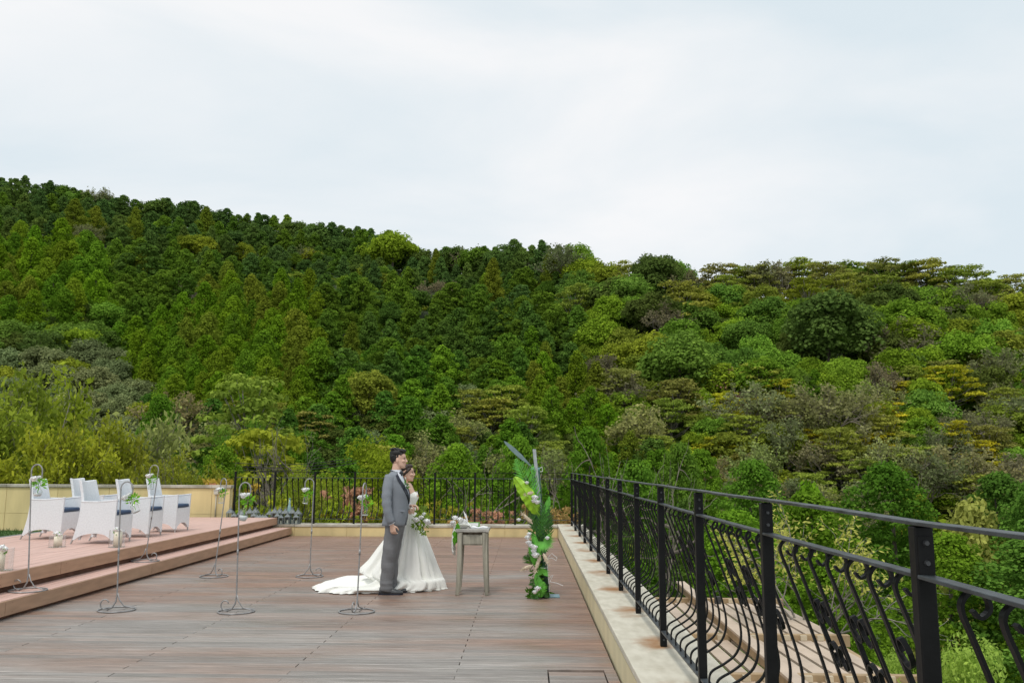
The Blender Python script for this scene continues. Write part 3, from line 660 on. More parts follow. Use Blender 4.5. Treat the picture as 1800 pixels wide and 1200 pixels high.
# ------------------------------------------------------------------ signing table
pT = gp(829, 1047)
TX, TY = pT[0], pT[1] + .22
tbl = thing('side_table', 'weathered greige wooden side table with a scalloped top', 'table', (TX, TY, 0)); TZ = .80
hwx, hd = .185, .20
for sx in (-1, 1):
    for sy in (-1, 1):
        q = MB(); q.loft([[(sx * (hwx - .03 + ox) + a * wv_, sy * (hd - .035) + c * wv_, z) for a, c in ((-1, -1), (1, -1), (1, 1), (-1, 1))] for z, wv_, ox in ((0, .021, .028), (.1, .024, .018), (.35, .028, .006), (.55, .030, 0), (TZ - .045, .031, 0))]); q.build('leg', MAT['greige_wood'], tbl, bevel=.004)
        q = MB(); q.lathe([(.012, -.001), (.016, .006)], 8, (sx * (hwx - .002), sy * (hd - .035), 0)); q.build('foot_pad', MAT['paper'], tbl)
for sy in (-1, 1):
    q = MB(); q.box(-hwx + .062, hwx - .062, sy * (hd - .03) - .012, sy * (hd - .03) + .012, TZ - .20, TZ - .07); q.build('apron', MAT['greige_wood'], tbl, bevel=.004)
for sx in (-1, 1):
    q = MB(); q.box(sx * (hwx - .03) - .012, sx * (hwx - .03) + .012, -hd + .066, hd - .066, TZ - .16, TZ - .045); q.build('apron', MAT['greige_wood'], tbl)
q = MB(); q.box(-hwx + .065, hwx - .065, -hd + .011, -hd + .0175, TZ - .185, TZ - .085); q.build('drawer_front', MAT['greige_wood'], tbl, bevel=.003)
rings = []
for zz in (TZ - .045, TZ - .035, TZ):
    o_ = .02 if zz > TZ - .04 else .01; ring = []
    for u in np.linspace(-1, 1, 13): ring.append((u * (hwx + o_), -hd - o_ - .018 * math.cos(u * math.pi * 1.5), zz))
    for u in np.linspace(1, -1, 13): ring.append((u * (hwx + o_), hd + o_ + .018 * math.cos(u * math.pi * 1.5), zz))
    rings.append(ring)
q = MB(); q.loft(rings); q.build('top', MAT['greige_top'], tbl, bevel=.006)
def tp(px, py, dy=0): 
    a = yp(px, py, TY + dy); return np.array(a)
# white cloth draped over the left edge, with leaves
cl = thing('cloth', 'white cloth draped over the left edge of the wooden table', 'cloth', (TX - hwx, TY, TZ))
rows_ = []
for i in range(20):
    s_ = i / 19
    row = []
    for j in range(15):
        u = j / 14 * 2 - 1
        if s_ < .42: x = .16 - s_ / .42 * .185; z = .018 + .075 * math.sin(s_ / .42 * 3.0) * (.6 + .4 * math.cos(u * 5)) * (1 - .3 * abs(u))
        else: x = -.03 - .035 * math.sin((s_ - .42) * 4) - .012 * math.sin(u * 9 + s_ * 4); z = .02 - (s_ - .42) / .58 * (.36 - .1 * abs(u))
        row.append((x + .01 * math.sin(u * 11), u * (.12 - .03 * s_) - .03, z + .008 * math.sin(u * 13 + s_ * 9)))
    rows_.append(row)
q = MB(); q.loft(rows_, cap=False, closed=False); o = q.build('fabric', MAT['dress'], cl, smooth=True)
sd = o.modifiers.new('s', 'SOLIDIFY'); sd.thickness = .003
gr = thing('greenery_spray', 'green leaves and white roses laid on the cloth at the table edge', 'greenery', (TX - hwx, TY - .08, TZ + .03))
q = MB()
for k in range(14):
    a = np.array((-.03 + rnd.uniform(-.02, .05), -.06 + rnd.uniform(-.05, .02), rnd.uniform(-.16, .06))); L = rnd.uniform(.07, .11); dx = rnd.uniform(-.02, .03)
    q.add([a, a + np.array((.025 + dx * .5, -.01, -L * .4)), a + np.array((dx, -.004, -L)), a + np.array((-.025 + dx * .5, -.012, -L * .4))], [(0, 1, 2, 3)])
o = q.build('leaf', MAT['leaf'], gr); o.color = (.11, .34, .03, 1)
q = MB()
for c, r in (((-.06, -.05, .04), .04), ((.02, -.02, .075), .045), ((-.045, 0, .095), .042), ((.07, .02, .05), .045), ((-.075, .02, .02), .035)): rose(q, c, r, int(r * 999))
q.build('rose', MAT['petal'], gr)
qp = tp(824, 931, -.1)
qn = thing('quill_pen', 'white feather quill standing in its small stone holder on the table', 'quill pen', (qp[0], TY - .12, TZ))
q = MB(); q.lathe([(.001, 0), (.026, 0), (.026, .008), (.016, .014), (.012, .04), (.001, .04)], 12); q.build('holder', MAT['greige_top'], qn, smooth=True)
q = MB(); P = [(0, 0, .03), (-.012, 0, .08), (-.04, 0, .15), (-.068, 0, .215)]; q.tube(P, [.0025, .002, .002, .001], 5); q.build('shaft', MAT['petal'], qn)
q = MB(); q.add([(-.012, 0, .075), (-.012, .004, .1), (-.03, 0, .165), (-.07, 0, .22), (-.052, .004, .15), (-.03, 0, .1), (-.015, -.004, .09)], [(0, 5, 4, 3, 2, 1), (0, 6, 5)]); o = q.build('vane', MAT['petal'], qn); o.modifiers.new('s', 'SOLIDIFY').thickness = .002
bkx = TX + .06
bo = thing('open_book', 'white open register book lying on the wooden table', 'book', (bkx, TY - .03, TZ))
q = MB(); q.box(-.13, .125, -.1, .1, .001, .006); q.build('cover', MAT['silver_strip'], bo)
for s_ in (-1, 1):
    q = MB(); q.loft([[(s_ * x, -.095, z) for x, z in ((.002, .006), (.06, .022), (.12, .012), (.12, .0065), (.002, .0063))], [(s_ * x, .095, z) for x, z in ((.002, .006), (.06, .022), (.12, .012), (.12, .0065), (.002, .0063))]]); q.build('page_block', MAT['paper'], bo)
gf = thing('card_stand', 'small green framed card propped at the back of the table', 'card', (tp(832, 930)[0], TY + .13, TZ))
q = MB(); q.box(-.075, .075, -.006, .006, 0, .062); q.build('frame', MAT['green_card'], gf, bevel=.003)
q = MB(); q.box(-.055, .055, -.0085, -.0065, .013, .050); q.build('card', MAT['paper'], gf)

# ------------------------------------------------------------------ flower pillar
FYp = 10.72
def K(px, py, dy=0): return np.array(yp(px, py, FYp + dy))
pil = thing('flower_pillar', 'tall slim green post dressed with palm fronds, banana leaf and white flowers', 'flower stand', tuple(gp(955, 1050)[:2]) + (0,))
pil.location = (K(955, 1050)[0], FYp, 0)
def blade(q, p, d, L, wd, nrm, g=None):
    d = np.array(d, float); d /= np.linalg.norm(d); s_ = np.cross(d, nrm); s_ /= np.linalg.norm(s_) + 1e-9; p = np.array(p)
    q.add([p - s_ * wd * .25, p + d * L * .35 - s_ * wd * .5, p + d * L, p + d * L * .35 + s_ * wd * .5], [(0, 1, 2, 3)])
def frond(q, pts, n, L, wd, spread=.9, side=(0, -1, 0), seed=0, taper=True):
    g = random.Random(seed); P = [np.array(p, float) for p in pts]; q.tube(P, [.005] * (len(P) - 1) + [.002], 5); side = np.array(side, float)
    for i in range(n):
        t = (i + .5) / n * (len(P) - 1); k = min(int(t), len(P) - 2); p = P[k] + (P[k + 1] - P[k]) * (t - k); ax = P[k + 1] - P[k]; ax /= np.linalg.norm(ax)
        sd = np.cross(ax, side); sd /= np.linalg.norm(sd) + 1e-9; s_ = math.sin(math.pi * (.18 + .80 * (i + .5) / n)) if taper else 1
        for s2 in (-1, 1): blade(q, p, ax * (.75 + g.uniform(-.1, .1)) + sd * s2 * spread + side * g.uniform(-.1, .35), L * s_ * g.uniform(.85, 1.1), wd, side)
P_top, P_bot = K(941, 828), K(958, 1049)
q = MB(); q.tube([P_bot + np.array((0, 0, .0)), (P_bot + P_top) / 2, P_top], .055, 16); q.build('post', MAT['green_post'], pil, smooth=True, world=True)
q = MB(); q.tube([P_top, P_top + np.array((-.002, 0, .045))], .058, 16); q.build('cap', MAT['teal_cap'], pil, smooth=True, world=True)
q = MB(); q.box(K(959, 1050)[0], K(984, 1050)[0], FYp - .02, FYp + .22, .001, .012); q.build('base_plate', MAT['blue_plate'], pil, world=True)
q = MB(); q.ribbon([K(939, 789, -.07), K(945, 850, -.07), K(951, 905, -.07)], .040, .005, (1, .1, 0)); q.build('silver_strip', MAT['silver_strip'], pil, world=True)
q = MB(); a, c = K(886, 775, -.04), K(936, 821, -.04)
ring = [(0, .004), (.08, .016), (.3, .028), (.6, .026), (.8, .014), (1, .004)]; dd = c - a; nn = np.array((dd[2], 0, -dd[0])); nn /= np.linalg.norm(nn)
q.loft([[a + dd * t + nn * w_ + np.array((0, y, 0)) for y in (-.004, .004)] + [a + dd * t - nn * w_ + np.array((0, y, 0)) for y in (.004, -.004)] for t, w_ in ring]); q.build('grey_leaf', MAT['grey_leaf'], pil, world=True)
q = MB(); frond(q, [K(938, 885, -.08), K(930, 855, -.1), K(918, 828, -.12), K(906, 806, -.1)], 18, .17, .022, .8, seed=2); q.build('palm_frond', MAT['bright_palm'], pil, world=True)
q = MB(); frond(q, [K(947, 905, -.1), K(943, 868, -.1), K(938, 838, -.1), K(936, 815, -.08)], 13, .13, .018, .45, seed=4); q.build('palm_frond', MAT['bright_palm'], pil, world=True)
# banana leaf with a midrib fold and torn edge
q = MB(); a, c = K(948, 908, -.13), K(904, 838, -.16); dd = c - a; nn = np.array((dd[2], 0, -dd[0])); nn /= np.linalg.norm(nn); rows_ = []
for i in range(15):
    t = i / 14; w_ = .085 * (math.sin(math.pi * min(1, (t * .93 + .05))) ** .55) * (1 if t > .1 else .5); mid = a + dd * t + nn * (.02 * math.sin(t * 3)) + np.array((0, -.05 * math.sin(t * 3.1), 0))
    rows_.append([mid + nn * w_ * u * (1 + .07 * math.sin(i * 2.3 + u * 3)) + np.array((0, .03 * abs(u) - .012 * (i % 2) * abs(u), 0)) for u in (-1, -.5, 0, .5, 1)])
q.loft(rows_, cap=False, closed=False); q.tube([r[2] + np.array((0, -.004, 0)) for r in rows_], .004, 5); o = q.build('banana_leaf', MAT['banana_leaf'], pil, world=True)
# dark mid fronds, fans and tufts down the post
for pts, n, L, wd, sp, sd_, m_ in (([K(948, 985, -.09), K(945, 950, -.12), K(938, 915, -.13), K(932, 893, -.12)], 15, .13, .017, .7, 5, 'palm_leaf'), ([K(956, 975, -.08), K(958, 940, -.11), K(959, 905, -.1), K(963, 885, -.08)], 16, .15, .017, .55, 6, 'palm_leaf'),
                            ([K(950, 965, -.1), K(951, 935, -.14), K(952, 905, -.14), K(953, 880, -.12)], 16, .13, .016, .6, 7, 'palm_leaf'), ([K(962, 960, -.03), K(965, 930, -.05), K(967, 900, -.05)], 12, .11, .022, .5, 8, 'palm_leaf'),
                            ([K(937, 990, -.07), K(930, 984, -.1), K(922, 976, -.1)], 10, .10, .012, .9, 9, 'palm_leaf'), ([K(948, 1050, -.08), K(950, 1038, -.13), K(956, 1022, -.13)], 12, .11, .016, .9, 10, 'bright_palm'),
                            ([K(948, 1032, -.06), K(941, 1026, -.1), K(932, 1020, -.1)], 10, .09, .012, .9, 11, 'palm_leaf'), ([K(940, 930, -.09), K(936, 915, -.11), K(930, 900, -.11)], 14, .10, .013, .8, 12, 'palm_leaf')):
    q = MB(); frond(q, pts, n, L, wd, sp, seed=sd_); q.build('palm_frond', MAT[m_], pil, world=True)
for c, R, a0, a1, m_, n in ((K(955, 950, -.14), .15, -2.8, .9, 'bright_palm', 26), (K(953, 1008, -.12), .10, -.3, 3.3, 'bright_palm', 16), (K(944, 1046, -.1), .10, 1.2, 5.0, 'palm_leaf', 20), (K(955, 1046, -.09), .08, -.4, 2.6, 'palm_leaf', 14)):
    q = MB()
    for i in range(n):
        a = a0 + (a1 - a0) * i / (n - 1); blade(q, c, (math.cos(a), -.25 + rnd.uniform(-.1, .1), math.sin(a)), R * rnd.uniform(.85, 1.05), .022, (0, -1, 0))
    q.build('fan_leaf', MAT[m_], pil, world=True)
q = MB()
for c, r, n in ((K(938, 1046, -.03), .07, 60), (K(950, 1042, .03), .08, 60), (K(958, 1035, .0), .06, 40), (K(935, 965, 0), .04, 24), (K(948, 915, 0), .06, 40), (K(948, 955, .0), .09, 70), (K(941, 985, -.03), .08, 60), (K(943, 1004, -.03), .07, 50), (K(944, 1020, -.03), .07, 50), (K(957, 925, .0), .08, 60), (K(946, 898, -.02), .08, 60), (K(949, 870, .0), .07, 50), (K(940, 935, -.02), .07, 50)): leafy(q, c, r, n, .07, seed=n + int(r * 100))
o = q.build('greenery', MAT['leaf'], pil, world=True); o.color = (.075, .20, .018, 1)
for a_, c_, wv in ((K(946, 1000, -.08), K(931, 955, -.12), .05), (K(952, 930, -.06), K(966, 872, -.08), .045), (K(955, 1045, -.06), K(941, 1008, -.12), .05), (K(950, 985, -.1), K(936, 935, -.13), .045)):
    dd = c_ - a_; nn = np.array((dd[2], 0, -dd[0])); nn /= np.linalg.norm(nn); q = MB()
    q.loft([[a_ + dd * t + nn * wv * math.sin(math.pi * min(1, t * .94 + .05)) ** .6 * u + np.array((0, .02 * abs(u) - .03 * math.sin(3.1 * t), 0)) for u in (-1, -.4, 0, .4, 1)] for t in np.linspace(0, 1, 9)], cap=False, closed=False); q.build('broad_leaf', MAT['bright_palm'], pil, world=True)
q = MB()
for px, py, r in ((940, 874, .035), (944, 882, .03), (938, 880, .026), (926, 848, .022), (927, 944, .03), (929, 953, .03), (933, 958, .028), (939, 962, .035), (941, 975, .04), (930, 938, .024), (945, 1034, .032), (940, 1040, .026), (962, 945, .024), (912, 913, .022), (938, 968, .03)): rose(q, K(px, py, -.19), r * 1.35, px)
q.build('white_flower', MAT['petal'], pil, world=True)
for px, py, qx, qy in ((950, 975, 941, 1003), (955, 972, 963, 990), (936, 920, 918, 902), (936, 993, 918, 1000), (938, 865, 925, 868)):
    q = MB(); a, c = K(px, py, -.17), K(qx, qy, -.19); q.tube([a, a + (c - a) * .3, a + (c - a) * .7, c], [.006, .022, .02, .003], 7)
    g = random.Random(px)
    for _ in range(70):
        t = g.random(); p = a + (c - a) * t; d = (c - a) / np.linalg.norm(c - a) + np.array([g.gauss(0, .6), g.gauss(0, .6), g.gauss(0, .6)]); blade(q, p, d, .045, .007, (0, -1, .1))
    q.build('pampas_plume', MAT['pampas'], pil, world=True)
q = MB()
for pts in ([K(962, 980), K(970, 972), K(979, 980), K(978, 985), K(970, 980), K(962, 982)], [K(963, 1022), K(968, 1012), K(972, 1010), K(967, 1022), K(978, 1024), K(990, 1029)], [K(964, 1018), K(966, 1030), K(965, 1040)], [K(962, 990), K(963, 1010), K(964, 1030)], [K(948, 997, -.07), K(956, 998, -.07), K(963, 997)], [K(946, 824), K(953, 820), K(954, 828), K(946, 829)], [K(962, 1018), K(958, 1030, -.05), K(954, 1036, -.05)]):
    q.tube(pts, .004, 5)
q.build('white_ribbon', MAT['ribbon'], pil, world=True)

# ------------------------------------------------------------------ the couple
def head(mb, x0, y0, zc, h=.218, female=False, ears=True):
    wv = .93 if female else 1
    prof = [(-.02, .035, .062, .022), (.0, .02, .074, .032), (.05, 0, .083, .041), (.13, -.03, .086, .054), (.2, -.045, .086, .059), (.3, -.065, .085, .063), (.42, -.088, .087, .068), (.51, -.097, .081, .070), (.6, -.10, .090, .073), (.72, -.10, .089, .075), (.84, -.09, .074, .068), (.94, -.062, .044, .046), (.99, -.03, .012, .018)]
    if female: prof = [(t, xb * .95, xf * .97, hw * .94) for t, xb, xf, hw in prof]
    mb.loft([[(x0 + (xb + xf) / 2 + (xf - xb) / 2 * math.cos(a), y0 + hw * math.sin(a) * (1 - .12 * max(0, math.cos(a))), zc + t * h) for a in np.linspace(0, 2 * math.pi, 20, endpoint=False)] for t, xb, xf, hw in prof])
    k = .85 if female else 1
    mb.tube([(x0 + .080, y0, zc + .60 * h), (x0 + .094, y0, zc + .46 * h), (x0 + .106 * (.97 if female else 1), y0, zc + .375 * h), (x0 + .085, y0, zc + .335 * h)], [.008 * k, .011 * k, .014 * k, .008], 8)
    for sy in (-1, 1): mb.ell((x0 + .092, y0 + sy * .012, zc + .36 * h), .010, .009, .008, 8, 5); mb.ell((x0 + .066, y0 + sy * .036, zc + .40 * h), .022, .024, .022, 8, 6)
    mb.ell((x0 + .084, y0, zc + .245 * h), .012, .024, .008, 8, 5); mb.ell((x0 + .082, y0, zc + .195 * h), .012, .021, .009, 8, 5); mb.ell((x0 + .070, y0, zc + .05 * h), .018, .022, .016, 8, 5)
    if ears:
        for sy in (-1, 1): mb.ell((x0 - .008, y0 + sy * .071 * wv, zc + .44 * h), .017, .008, .031, 8, 6)
def face_parts(par, x0, y0, zc, h=.218, female=False):
    for sy in (-1, 1):
        q = MB(); q.ell((x0 + .0735, y0 + sy * .031, zc + .515 * h), .007, .0115, .005, 8, 6); q.build('eye', MAT['eye_white'], par, smooth=True, world=True)
        q = MB(); q.ell((x0 + .0778, y0 + sy * .032, zc + .515 * h), .0042, .0062, .0052, 8, 6); q.build('iris', MAT['eye_dark'], par, smooth=True, world=True)
        q = MB(); q.tube([(x0 + .083, y0 + sy * .012, zc + .59 * h), (x0 + .085, y0 + sy * .03, zc + .612 * h), (x0 + .072, y0 + sy * .05, zc + .59 * h)], [.0035, .0035, .002], 6); q.build('eyebrow', MAT['hair' if not female else 'brown_hair'], par, smooth=True, world=True)
        q = MB(); q.tube([(x0 + .0815, y0 + sy * .020, zc + .525 * h), (x0 + .0795, y0 + sy * .033, zc + .534 * h), (x0 + .066, y0 + sy * .047, zc + .522 * h)], [.0018, .0028, .0022], 5); q.build('eyelid', MAT['eye_dark'], par, world=True)
        if False: q = MB(); q.tube([(x0 + .082, y0 + sy * .019, zc + .53 * h), (x0 + .0835, y0 + sy * .031, zc + .54 * h), (x0 + .074, y0 + sy * .044, zc + .53 * h)], .002, 5); q.build('eyelash', MAT['eye_dark'], par, world=True)
    q = MB(); q.ell((x0 + .0865, y0, zc + .243 * h), .0105, .021, .006, 10, 6); q.ell((x0 + .0845, y0, zc + .200 * h), .0105, .018, .0065, 10, 6); q.build('lips', MAT['lips'], par, smooth=True, world=True)
def hand(mb, wr, d, n, curl=(.5, .7, .5), s=1.0, thumb=1):
    d = np.array(d, float); d /= np.linalg.norm(d); n = np.array(n, float); n -= d * (n @ d); n /= np.linalg.norm(n); sd = np.cross(d, n); wr = np.array(wr, float)
    rings = []
    for t, wv, th in ((-.01, .026, .02), (.02, .032, .019), (.055, .040, .016), (.085, .041, .013), (.095, .034, .009)):
        rings.append([wr + d * t * s + sd * wv * s * math.cos(a) + n * th * s * math.sin(a) for a in np.linspace(0, 2 * math.pi, 12, endpoint=False)])
    mb.loft(rings)
    for i, (off, L) in enumerate(((.030, .071), (.010, .079), (-.010, .073), (-.029, .057))):
        p = wr + d * .082 * s + sd * off * thumb * s; pts = [p]; ang = 0; dirv = d
        for k, fr in enumerate((.45, .32, .23)):
            ang += curl[k] * (1 + .08 * i); dirv = d * math.cos(ang) + n * math.sin(ang); p = p + dirv * L * fr * s; pts.append(p)
        mb.tube(pts, [.0098 * s, .0092 * s, .0084 * s, .0066 * s], 8)
    p0 = wr + d * .022 * s + sd * .026 * thumb * s; p1 = p0 + (d * .55 + sd * thumb * .6 + n * .35) * .042 * s; p2 = p1 + (d * .85 + sd * thumb * .1 + n * .55) * .032 * s; p3 = p2 + (d * .8 - sd * thumb * .1 + n * .6) * .022 * s
    mb.tube([p0, p1, p2, p3], [.0125 * s, .011 * s, .0098 * s, .007 * s], 8)
GYY = 10.95
def g2(px, py, Y=GYY): a = yp(px, py, Y); return a[0], a[2]
gx0 = g2(690, 1043)[0]
groom = thing('person', 'person in a grey suit with dark lapels and bow tie, standing in profile', 'person', (gx0, GYY, 0))
def ring_(cx, cyy, z, hx, hy, n=24, a0=0, a1=2 * math.pi, end=False, p=1): 
    return [(cx + hx * math.copysign(abs(math.cos(a)) ** p, math.cos(a)), cyy + hy * math.copysign(abs(math.sin(a)) ** p, math.sin(a)), z) for a in np.linspace(a0, a1, n, endpoint=end)]
hx0 = g2(713.7, 800)[0] - .091; zch = g2(710, 822.3)[1]
body = MB()
head(body, hx0, GYY, zch, .216)
body.tube([(hx0 - .045, GYY, zch - .14), (hx0 - .032, GYY, zch - .06), (hx0 - .018, GYY, zch + .05)], [.064, .058, .056], 14)
# torso rows from the photograph's profile: z, back px, front px, half width
TR = [(923, 673, 713, .185), (905, 676.5, 715.5, .19), (885, 678.5, 716.5, .185), (868, 678.5, 717.5, .195), (852, 679, 714.5, .205), (842, 680, 711, .205), (835, 683.5, 708.5, .18), (829.5, 689, 705, .115)]
trows = []
for py, pb, pf, hy in TR:
    xb, z = g2(pb, py); xf, _ = g2(pf, py); trows.append(((xb + xf) / 2, z, (xf - xb) / 2, hy))
body.loft([ring_(cx, GYY, z, hx - .022, hy - .02) for cx, z, hx, hy in trows])
sh, el, wrp = (g2(690, 839), g2(684.5, 879), g2(693.5, 918))
SHn, ELn, WRn = np.array((sh[0], GYY - .185, sh[1])), np.array((el[0], GYY - .255, el[1])), np.array((wrp[0], GYY - .235, wrp[1]))
body.tube([SHn, ELn, WRn], [.045, .038, .027], 12); hand(body, WRn + np.array((.003, 0, -.01)), (.22, .05, -1), (.35, 1, .1), (.45, .7, .5), 1.0, 1)
SHf, ELf, WRf = np.array((sh[0], GYY + .185, sh[1])), np.array((sh[0] - .05, GYY + .25, 1.13)), np.array((sh[0] + .20, GYY + .20, 1.06))
body.tube([SHf, ELf, WRf], [.045, .038, .027], 12); hand(body, WRf, (1, -.25, .0), (0, -.3, -1), (.5, .6, .4), 1.0, -1)
hipz = g2(690, 922)[1]; hipx = (g2(678, 925)[0] + g2(711, 925)[0]) / 2; kn = g2(684, 985); an = g2(681, 1032)
legs = [(-.088, -.0), (.088, .035)]
for yo, xo in legs: body.tube([(hipx, GYY + yo, hipz), (kn[0] + xo * .5, GYY + yo, kn[1]), (an[0] + xo, GYY + yo, .07)], [.07, .052, .04], 12)
obj('body', remesh(body, .0055, 2), groom, True)
face_parts(groom, hx0, GYY, zch, .216)
hairm = MB(); hh = .216
hairm.ell((hx0 - .022, GYY, zch + .86 * hh), .095, .083, .062, 16, 10); hairm.ell((hx0 - .066, GYY, zch + .66 * hh), .05, .074, .088, 14, 9); hairm.ell((hx0 + .046, GYY, zch + .985 * hh), .048, .062, .030, 12, 8); hairm.ell((hx0 + .012, GYY, zch + .97 * hh), .075, .07, .034, 12, 8)
for sy in (-1, 1): hairm.ell((hx0 - .038, GYY + sy * .058, zch + .62 * hh), .035, .018, .055, 10, 7); hairm.ell((hx0 - .004, GYY + sy * .068, zch + .70 * hh), .016, .008, .032, 8, 6)
for _ in range(60):
    a = rnd.uniform(-1.1, 1.1); b0 = rnd.uniform(.5, 2.2); p0 = (hx0 - .03 + .10 * math.cos(b0), GYY + .082 * math.sin(a), zch + .84 * hh + .058 * math.sin(b0) * max(.05, math.cos(a)) ** .5)
    hairm.tube([p0, (p0[0] - .012, p0[1], p0[2] + .014), (p0[0] - .034, p0[1] + rnd.uniform(-.012, .012), p0[2] + .012)], [.009, .008, .003], 5)
for _ in range(70):
    a = rnd.uniform(-1, 1); y = GYY + a * .07; x = hx0 + rnd.uniform(-.1, .05); z = zch + hh * (1.05 - .25 * abs(a) ** 2) - .35 * max(0, -(x - hx0) - .03) - .01
    hairm.tube([(x, y, z - .01), (x + .018, y * 1, z + .010), (x + .042, y + rnd.uniform(-.01, .01), z + .006)], [.008, .007, .002], 5)
obj('hair', remesh(hairm, .005, 2), groom, True).data.materials[0] = MAT['hair']
# shirt, jacket, trousers
q = MB(); q.loft([ring_(cx, GYY, z, hx - .012, hy - .012) for cx, z, hx, hy in trows[2:]] + [ring_(hx0 - .034, GYY, zch - .065, .066, .064), ring_(hx0 - .026, GYY, zch - .022, .064, .062)], cap=False); q.build('shirt', MAT['shirt'], groom, True, True)
q = MB(); cz = zch - .05; q.torus((hx0 - .031, GYY, cz), .068, .011, (1, 0, -.25), (0, 1, 0), 24); q.build('collar_band', MAT['satin_navy'], groom, True, True)
q = MB()
for s_ in (-1, 1): q.loft([[(hx0 + .040 + ox, GYY + s_ * yy, cz - .020 + zz * hz) for ox, zz in ((0, -1), (.014, -1), (.014, 1), (0, 1))] for yy, hz in ((.004, .010), (.03, .022), (.058, .028), (.062, .024))])
q.box(hx0 + .038, hx0 + .056, GYY - .01, GYY + .01, cz - .034, cz - .006); q.build('bow_tie', MAT['satin_navy'], groom, False, True, bevel=.003)
def open_ring(row, g, n=34, grow=0): cx, z, hx, hy = row; return [(cx + (hx + grow) * math.cos(a), GYY + (hy + grow) * math.sin(a), z) for a in np.linspace(g, 2 * math.pi - g, n)]
gaps = [.42, .16, .04, .30, .62, .85, 1.02, 1.2]
fine = []
for i in range(len(trows) - 1):
    for k in range(4):
        t = k / 4; fine.append((tuple(np.array(trows[i]) * (1 - t) + np.array(trows[i + 1]) * t), gaps[i] * (1 - t) + gaps[i + 1] * t))
fine.append((trows[-1], gaps[-1]))
def wrinkle(p, amp): 
    x, y, z = p; return (x + amp * math.sin(z * 46 + y * 14) * .6, y + amp * math.sin(z * 34 + x * 20), z)
q = MB(); q.loft([[wrinkle(p, .0022) for p in open_ring(r, g)] for r, g in fine], cap=False, closed=False); o = q.build('jacket', MAT['suit'], groom, True, True); s_ = o.modifiers.new('s', 'SOLIDIFY'); s_.thickness = .012; s_.offset = 1
for sgn in (-1, 1):
    rings = []
    for r, g in [f for f in fine if f[0][1] > trows[2][1] - .01]:
        cx, z, hx, hy = r; wv = .30 * min(1, max(.15, (z - trows[2][1]) / .12)); rings.append([(cx + (hx + .020 + e) * math.cos(a), GYY + sgn * (hy + .020 + e) * math.sin(a), z) for a, e in ((g, -.006), (g, .004), (g + wv, .002), (g + wv, -.006))])
    q = MB(); q.loft(rings); q.build('lapel', MAT['satin_navy'], groom, False, True)
for nm, S_, E_, W_, up in (('sleeve', SHn, ELn, WRn, 1), ('sleeve', SHf, ELf, WRf, -1)):
    q = MB(); pts = []; rr = []
    S0 = S_ + np.array((0, .035 * up, .012))
    for i in range(20):
        t = i / 19
        p = (1 - t) ** 2 * S0 + 2 * t * (1 - t) * (E_ + (E_ - (S_ + W_) / 2) * .8) + t * t * (W_ - (W_ - E_) / np.linalg.norm(W_ - E_) * .012)
        pts.append(p + np.array((.002 * math.sin(i * 2.1), 0, 0))); rr.append(.074 - .025 * t ** .8 + .0035 * math.sin(i * 1.9) * math.sin(t * 3.14) * 1.2)
    q.tube(pts, rr, 18); q.build(nm, MAT['suit'], groom, True, True)
    ax = pts[-1] - pts[-2]; ax /= np.linalg.norm(ax)
    q = MB(); q.tube([pts[-1] - ax * .02, pts[-1] + ax * .014], .041, 16); q.build('cuff', MAT['shirt'], groom, True, True)
for i in range(4):
    p = WRn + np.array((-.030 + .004 * i - .012, -.035, .035 + .022 * i)); q = MB(); q.ell(p, .006, .004, .006, 8, 5); q.build('button', MAT['button'], groom, True, True)
pk = g2(708, 896); q = MB(); q.loft([[(pk[0] + x + dx, GYY - .175 + dy * 1, pk[1] + z) for x, z, dx, dy in ((-.05, .012, 0, -.016), (.045, .004, 0, .02), (.045, -.014, 0, .018), (-.05, -.006, 0, -.018))], [(pk[0] + x, GYY - .155 + dy, pk[1] + z) for x, z, dy in ((-.05, .012, -.016), (.045, .004, .02), (.045, -.014, .018), (-.05, -.006, -.018))]]); q.build('pocket_flap', MAT['suit'], groom, False, True)
bp_ = g2(716.3, 884); q = MB(); q.ell((bp_[0] + .012, GYY - .02, bp_[1]), .006, .011, .011, 8, 5); q.build('button', MAT['satin_navy'], groom, True, True)
tr = MB(); tr.loft([ring_(hipx, GYY, z, hx, hy) for z, hx, hy in ((hipz - .12, .095, .16), (hipz - .03, .115, .175), (hipz + .07, .118, .178), (hipz + .13, .112, .17))])
for yo, xo in legs:
    pts, rr = [], []
    for i in range(26):
        t = i / 25; z = hipz * (1 - t) + .045 * t
        xk = np.interp(z, [.045, an[1] + .03, kn[1], hipz], [an[0] + xo, an[0] + xo, kn[0] + xo * .5, hipx + xo * .2]); r = np.interp(z, [.045, .12, kn[1], hipz], [.080, .076, .083, .108])
        r += .0016 * math.sin(i * 1.7) + (.005 * math.sin(i * 2.9) if t > .86 else 0)
        pts.append((xk, GYY + yo, z)); rr.append((r, min(r, .092)))
    tr.loft([[(p[0] + (a + .006 * math.sin(3 * k + p[2] * 26) * min(1, max(.25, (.5 - p[2]) * 3))) * math.cos(k), p[1] + (c + .006 * math.sin(2 * k + p[2] * 31 + 1)) * math.sin(k), p[2] - .012 * math.cos(k) * (1 if i_ == 25 else 0)) for k in np.linspace(0, 2 * math.pi, 28, endpoint=False)] for i_, (p, (a, c)) in enumerate(zip(pts, rr))][::-1])
o = obj('trousers', remesh(tr, .007, 1), groom, True); o.data.materials[0] = MAT['trouser_cloth']
